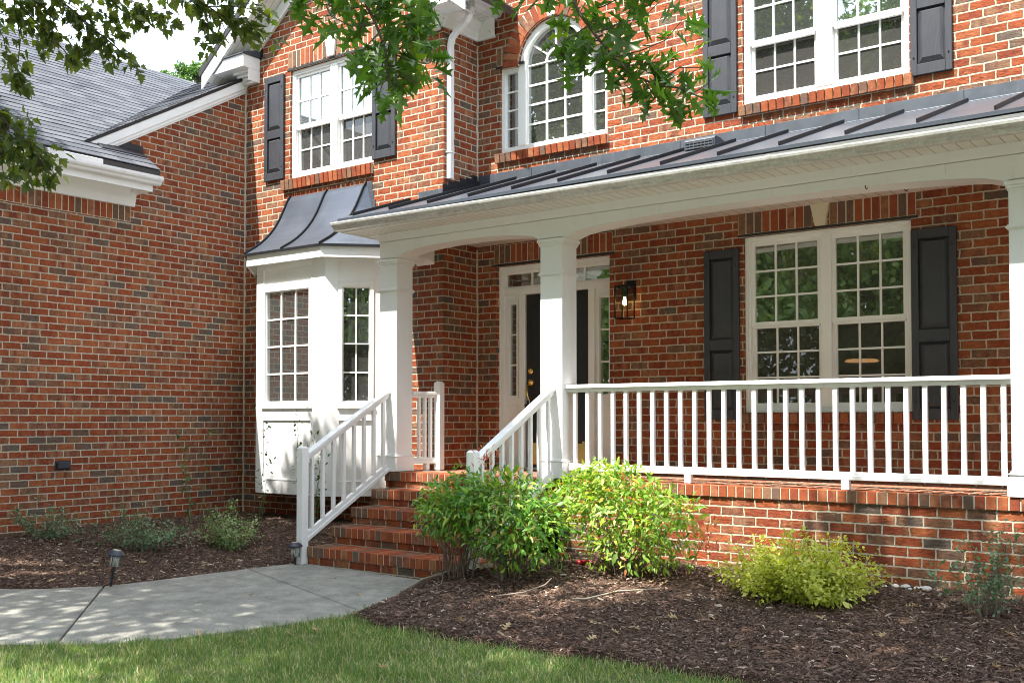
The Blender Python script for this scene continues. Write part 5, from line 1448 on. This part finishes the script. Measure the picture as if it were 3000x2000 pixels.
oak_twigs_b = [U([(u_, v_-42) for u_, v_ in p], 3.9) for p in (
    [(1560,-220),(1620,-80),(1655,0),(1700,85),(1740,140),(1790,200),(1850,260),(1920,290),(1990,300),(2060,330),(2095,345)],
    [(1655,-10),(1590,10),(1530,5),(1470,-5)], [(1700,85),(1770,60),(1850,20),(1930,-10)],
    [(1740,140),(1820,110),(1890,90),(1950,30)], [(1720,120),(1660,160),(1640,200),(1690,230)], [(1790,200),(1740,210),(1760,250)],
    [(1800,210),(1880,190),(1950,160),(2000,100)], [(1850,260),(1830,290),(1860,315)], [(1890,280),(1920,330),(1890,350)],
    [(1920,290),(1990,240),(2050,240),(2080,250)], [(1990,300),(1960,340),(1985,355)], [(2030,315),(2070,290),(2090,270)],
    [(1630,-60),(1700,-40),(1790,-30),(1880,-50)], [(1610,-100),(1530,-60),(1480,-40)], [(1830,235),(1900,230),(1960,215)],
    [(1760,160),(1700,170),(1670,195)], [(2000,-60),(2060,-20),(2090,0)])]
def limb_to(a, b, sag=.0, n=6, r0=.05, r1=.012):
    a, b = np.array(a), np.array(b); return [(tuple(a+(b-a)*i/n+np.array([0,0,-sag*math.sin(math.pi*i/n)])), r0+(r1-r0)*i/n) for i in range(n+1)]
oakL = (1.7, 1.9, -1.05); ot = np.array([1.75, 1.95, 5.8])
ends = [oak_twigs_a[0][0], oak_twigs_b[0][0]]
oak_blobs = [((-1.2,2.3,7.5),(1.9,1.7,2.3),8600), ((-3.5,2.3,7.5),(1.8,1.7,2.3),8600), ((-5.8,1.6,6.0),(1.8,1.5,1.9),3000), ((1.2,2.3,7.4),(2.0,1.7,2.2),4600), ((-2.0,.6,6.6),(2.6,1.7,1.9),4600), ((-4.8,.5,6.4),(2.4,1.7,1.9),4600), ((.6,.6,7.0),(2,1.7,1.9),3000)]
def oak_crown(L0):
    F = np.concatenate([twig_leaves(oak_twigs_a, 62, .05, .090), twig_leaves(oak_twigs_b, 60, .05, .088), blob_frames(oak_blobs, .15, -.62)])
    F = F.copy(); F[:, :, 3] -= L0
    return scatter("crown", OAK_V, OAK_F, F, M['oakleaf'])
limbs = [limb_to(ot, (1.0,1.2,7.8), 0, 6, .12, .03), limb_to(ot, (-2.0,2.0,7.0), -.2, 8, .10, .03), limb_to((-2.0,2.0,7.0), (-6.2,2.0,7.0), -.2, 8, .035, .012), limb_to(ot, (-2.6,-.8,7.2), -.3, 8, .09, .02),
         limb_to((-2.0,2.0,7.0), ends[0], .1, 6, .02, .009), limb_to((-1.0,2.0,6.7), ends[1], .1, 6, .02, .009)]
for tw in oak_twigs_a+oak_twigs_b:
    main = len(tw) > 6
    limbs.append([(tuple(p), (.0075 if main else .0032)*(1-.6*i/(len(tw)-1))) for i, p in enumerate(tw)])
limb_tree("oak_tree", oakL, "large pin oak whose lobed dark green leaves hang in at the top", [((1.7,1.9,-1.1),.24), ((1.68,1.9,1.0),.20), ((1.75,1.95,3.2),.17), (tuple(ot),.13)], limbs, oak_crown)
# small-leaved maple at the left
gum_tw = [U(p, 6.6) for p in (
    [(-200,-260),(-60,-120),(40,0),(120,80),(190,150),(215,200)], [(40,0),(60,120),(50,210),(75,270)], [(-40,20),(10,110),(25,190),(60,240),(62,285)],
    [(120,80),(180,110),(230,120),(240,180)], [(100,-40),(200,20),(280,90),(330,130),(385,180),(415,215)], [(200,20),(250,60),(262,150),(255,190)],
    [(280,90),(300,150),(315,205)], [(200,-60),(320,0),(400,40),(430,90)], [(320,0),(380,50),(420,60),(440,100)], [(300,-40),(400,10),(470,70),(510,65)], [(400,10),(430,40),(500,40),(508,110)],
    [(150,-20),(230,30),(300,30),(360,110)], [(0,-60),(90,-10),(150,60),(160,120)], [(0,-30),(-20,60),(-30,160)], [(60,20),(110,120),(130,160)], [(180,0),(210,80),(300,110),(340,170)], [(0,40),(60,60),(130,60)], [(90,0),(180,50),(230,60)],
    [(400,-60),(480,-10),(560,10),(600,40)])]
gum_tw += [U(p, 6.2) for p in (
    [(420,-180),(500,-60),(580,0),(640,40),(700,70),(760,80)], [(580,0),(610,60),(600,120),(618,150)], [(640,40),(660,90),(650,120)], [(700,70),(740,100),(790,110),(815,130)],
    [(600,20),(680,20),(760,30),(800,60)], [(560,-30),(640,-10),(720,10),(780,20)], [(620,30),(590,60),(600,100)], [(690,60),(720,110),(775,125)], [(660,50),(720,60),(770,100)], [(500,-60),(540,10),(560,20)])]
gum_tw += [U(p, 5.6) for p in (
    [(-260,150),(-120,240),(-20,320),(60,400),(110,460),(130,520),(150,540)], [(-20,320),(20,360),(30,400),(90,410)], [(20,370),(0,440),(10,510),(30,540)], [(60,400),(120,440),(170,460),(195,475)],
    [(80,430),(70,490),(90,540)], [(-60,290),(-40,380),(-20,470),(10,530)], [(100,450),(150,480),(160,520)], [(0,350),(50,450),(60,500)], [(-80,260),(-10,310),(40,340),(100,350)], [(-30,420),(40,440),(110,500)])]
gumL = (-9.9, 2.6, -1.05); gtp = np.array([-9.9, 2.6, 6.2])
gum_blobs = [((-10.0,2.6,7.6),(2.0,1.7,2.2),8000), ((-12.0,2.4,7.2),(1.7,1.6,2.0),4600), ((-7.8,2.3,7.5),(1.7,1.6,2.2),8200), ((-9.0,.7,7.0),(2.8,1.7,1.9),5000)]
def gum_crown(L0):
    F = np.concatenate([twig_leaves(gum_tw, 74, .05, .058, .75), blob_frames(gum_blobs, .13, -.9)])
    F[:, :, 3] -= L0
    return scatter("crown", GUM_V, GUM_F, F, M['gumleaf'])
limbs = [limb_to(gtp, (-9.8,1.8,8.2), 0, 6, .10, .02), limb_to(gtp, (-7.2,1.3,6.4), -.2, 6, .08, .02), limb_to(gtp, (-12.2,2.2,6.4), -.2, 6, .08, .02), limb_to(gtp, (-9.2,-.8,7.6), -.2, 6, .08, .02),
         limb_to((-9.0,2.1,6.0), gum_tw[0][0], 0, 6, .03, .012), limb_to((-8.3,1.9,6.1), gum_tw[19][0], 0, 6, .03, .012), limb_to((-9.6,2.6,5.0), gum_tw[29][0], 0, 6, .03, .012)]
for tw in gum_tw: limbs.append([(tuple(p), (.007 if len(tw) > 5 else .0035)*(1-.6*i/(len(tw)-1))) for i, p in enumerate(tw)])
limb_tree("maple_tree", gumL, "small leaved tree hanging its twigs over the grey garage roof", [((-9.9,2.6,-1.1),.17), ((-9.93,2.6,1.5),.14), ((-9.9,2.6,3.6),.12), (tuple(gtp),.09)], limbs, gum_crown)
# pine far behind the roofs
pc = np.array(at(578, 222, 34.0)); pL = (float(pc[0]), float(pc[1]), -1.2)
def pine_crown(L0):
    B = []
    for i in range(26):
        a = rng.uniform(0, 6.28); r_ = rng.uniform(.1, .75); B.append((pc+np.array([math.cos(a)*r_, math.sin(a)*r_, rng.uniform(-1.6, .35)]), (.22,.22,.16), 240))
    for du, dv, s_ in ((-52,2,.16),(-95,-8,.10),(-70,6,.10)): B.append((np.array(at(578+du, 222+dv, 34.0)), (s_*1.6,s_*1.6,s_), 130))
    F = blob_frames(B, .11); F[:, :, 3] -= L0
    return scatter("crown", LANCE[0], LANCE[1], F, M['pine'])
limb_tree("pine_tree", pL, "bright green pine top showing beyond the garage roof ridge", [((pL[0],pL[1],-1.2),.25),((pL[0],pL[1],float(pc[2])),.08)], [limb_to((pL[0],pL[1],pc[2]-.8), pc+np.array([-.4,.2,0]), 0, 4, .05, .02)], pine_crown)
# trees across the lawn behind the viewer, mirrored in the glass
def tall_tree(L_, label, h_, w_):
    Lz = np.array(L_)
    B = []
    for i in range(30):
        a = rng.uniform(0, 6.28); r_ = rng.uniform(.1, .75)*w_; z = rng.uniform(.10, .95)*h_
        B.append((Lz+np.array([math.cos(a)*r_, math.sin(a)*r_, z]), (w_*.45, w_*.45, h_*.13), 1000))
    def cf(L0):
        F = blob_frames(B, .24, -.6); F[:, :, 3] -= L0; return scatter("crown", OVAL[0], OVAL[1], F, M['farleaf'])
    tp = Lz+np.array([0,0,h_*.8])
    return limb_tree("leafy_tree", L_, label, [(tuple(Lz),.32),(tuple(Lz+np.array([0,0,h_*.4])),.24),(tuple(tp),.08)], [limb_to(Lz+np.array([0,0,h_*.4]), b[0], 0, 4, .10, .03) for b in B[:6]], cf, "trees across the street reflected in the windows")
t1 = tall_tree((-17.0, -16.0, -1.2), "leafy tree across the street", 15.0, 5.4)
spots = [(-11.0,-18.0,1.0), (-22.5,-20.0,1.0), (-5.5,-17.0,.95), (-28.5,-17.0,.70), (.5,-19.0,1.0), (7.0,-17.0,1.0), (-37.0,-14.0,.66), (12.5,-13.0,.95), (-45.0,-5.0,.7), (17.0,-8.0,1.0), (-14.0,-25.0,1.15), (3.5,-25.0,1.1), (22.0,-15.0,1.1)]
ords = ["second", "third", "fourth", "fifth", "sixth", "seventh", "eighth", "ninth", "tenth", "eleventh"]
for i, (x_, y_, s_) in enumerate(spots):
    c = copy_tree(t1); c.location = (x_, y_, -1.2); c.scale = (s_, s_, s_); c.rotation_euler = (0, 0, i*1.3)
    c['label'] = "leafy tree across the street, behind the viewer, mirrored in the glass"
t1['label'] = "leafy tree across the street, behind the viewer, mirrored in the glass"

# ================================================================ SMALL THINGS
def path_light(loc, tilt_x, tilt_y, label, ht):
    o = empty("path_light", loc, label, "path light", "solar path lights beside the walk")
    o.rotation_euler = (tilt_x, tilt_y, .4)
    MB().lathe([(.004,-.12),(.011,-.02),(.011,ht-.155),(.018,ht-.150),(.024,ht-.140)], (0,0,0), 10).build("stake", M['plastic'], o, smooth=True, local=True)
    MB().lathe([(.041,ht-.141),(.042,ht-.06),(.040,ht-.043)], (0,0,0), 18).build("lens", M['lens'], o, smooth=True, local=True)
    mb = MB()
    mb.lathe([(.036,ht-.139),(.037,ht-.13),(.034,ht-.128)], (0,0,0), 16); mb.lathe([(.010,ht-.13),(.010,ht-.05)], (0,0,0), 8)
    for k in range(3):
        a = k*2.094+.5; mb.box(.041*math.cos(a)-.003, .041*math.cos(a)+.003, .041*math.sin(a)-.003, .041*math.sin(a)+.003, ht-.14, ht-.045)
    mb.build("cage", M['plastic'], o, local=True)
    MB().lathe([(.060,ht-.047),(.074,ht-.042),(.076,ht-.034),(.068,ht-.024),(.050,ht-.008),(.036,ht),(.034,ht+.001)], (0,0,0), 22).build("cap", M['plastic'], o, smooth=False, local=True)
    MB().box(-.030, .030, -.022, .022, ht, ht+.0035).build("solar_panel", M['solar'], o, local=True)
    return o
lx, ly = -8.56, 5.37
path_light((lx, ly, gL(lx, ly)-.01), 0.02, .19, "black solar path light leaning at the edge of the path joint", .395)
path_light((-8.02, 7.075, gL(-8.10, 7.06)-.01), 0.0, -.03, "black solar path light upright against the white newel post", .250)
# crushed red can
cc = (-5.02, 7.72, gR(-5.02, 7.72)+.028)
can = empty("drink_can", cc, "crushed red drink can half hidden under the nandina", "can", rz=.7)
mb = MB(); pr = []
for i, (z_, r_) in enumerate(((-.055,.026),(-.05,.032),(-.02,.031),(0,.024),(.02,.030),(.05,.032),(.056,.026))): pr.append((r_, z_))
mm = MB().lathe(pr, (0,0,0), 18); mb.add([(p[2]*1.0, p[0]*.9+.008*math.sin(p[2]*60), p[1]*.75) for p in mm.v], mm.f); mb.build("can_body", M['canred'], can, smooth=True, local=True)
mb = MB(); mm = MB().lathe([(.024,0),(.026,.003),(.022,.004)], (0,0,0), 16); mb.add([(.056+p[2], p[0]*.9, p[1]*.75) for p in mm.v], mm.f); mb.build("can_end", M['cansilver'], can, local=True)
# pebbles by the porch base
for i, (dx, dy, s_) in enumerate(((0,0,.030),(.09,-.02,.022),(-.08,.01,.026),(.17,-.05,.034),(-.15,-.03,.018),(.05,-.06,.016),(.12,.02,.020))):
    x_, y_ = -2.43+dx, 8.28+dy
    me = bpy.data.meshes.new("pebble"); bm = bmesh.new(); bmesh.ops.create_icosphere(bm, subdivisions=2, radius=s_)
    for v in bm.verts: v.co = Vector((v.co.x*1.25, v.co.y, v.co.z*.7))*(1+random.uniform(-.10,.10))
    bm.to_mesh(me); bm.free(); me.materials.append(M['stone'])
    o = link("pebble", me); o.location = (x_, y_, gR(x_, y_)+s_*.4); o.rotation_euler = (0, 0, random.uniform(0, 6))
    tag(o, "small pale pebble in the pile at the foot of the brick porch base", "pebble", "pebbles at the foot of the porch base")
# fallen leaves, each on its own
leaf_me = []
for k in range(4):
    vs = [(x_*(1+.15*random.uniform(-1,1)), y_, .35*abs(x_)+.25*random.uniform(-.2,1)*y_*y_+.06*random.uniform(-1,1)) for x_, y_, z_ in OAK_V]
    me = bpy.data.meshes.new("fallen_leaf"); me.from_pydata(vs, [], OAK_F); me.materials.append(M['deadleaf']); leaf_me.append(me)
def fallen(u, v, z0, hf, label, grp, size=.085):
    ray = cam_ray(u, v); t = (z0-CH)/ray.z; p = Vector((0,0,CH))+ray*t
    for _ in range(4):
        zz = float(hf(np.array(p.x), np.array(p.y))); t = (zz-CH)/ray.z; p = Vector((0,0,CH))+ray*t
    o = link("fallen_leaf", random.choice(leaf_me)); s_ = size*random.uniform(.75, 1.2)
    o.location = (p.x, p.y, zz+.012); o.scale = (s_, s_, s_); o.rotation_euler = (random.uniform(-.5,.5), random.uniform(-.5,.5), random.uniform(0, 6.28))
    tag(o, label, "leaf", grp)
for u, v in ((1895,1713),(1935,1718),(2138,1895),(1880,1780),(1640,1685),(1475,1850),(1375,1760),(1340,1825),(1720,1880),(1815,1862),(2240,1925),(2395,1808),(2450,1825),(2500,1845),(2590,1860),(2680,1780),(2700,1785),(2770,1795),(2830,1803),(2975,1870),(2990,1965),(2760,1925),(2905,1955),(1990,1775),(1985,1812),(2095,1818),(1860,1842),(1735,1830),(2545,1765),(2600,1860),(1780,1745),(1440,1738),(2040,1800)):
    fallen(u, v, -.85, bedR_h, "dry tan oak leaf fallen on the dark mulch before the porch", "dry leaves on the mulch before the porch")
for u, v in ((135,1660),(180,1662),(292,1657),(255,1660),(525,1622),(600,1660),(405,1650),(230,1687),(142,1707),(680,1640),(760,1560),(790,1545)):
    fallen(u, v, -.85, bedL_h, "dry leaf lying on the mulch beside the garage wing", "dry leaves on the mulch by the garage wing", .075)
for u, v in ((357,1832),(480,1803),(740,1745),(1060,1748),(990,1697)):
    fallen(u, v, -.95, lambda x, y: walk_h(x, y)-.008, "small dry leaf lying on the concrete path", "dry leaves on the concrete path", .055)
for u, v in ((585,1867),(835,1855),(925,1850),(1105,1955),(1005,1815)):
    fallen(u, v, -.95, lambda x, y: lawn_h(x, y)+.02, "brown curled leaf caught in the lawn grass", "brown leaves in the grass", .075)
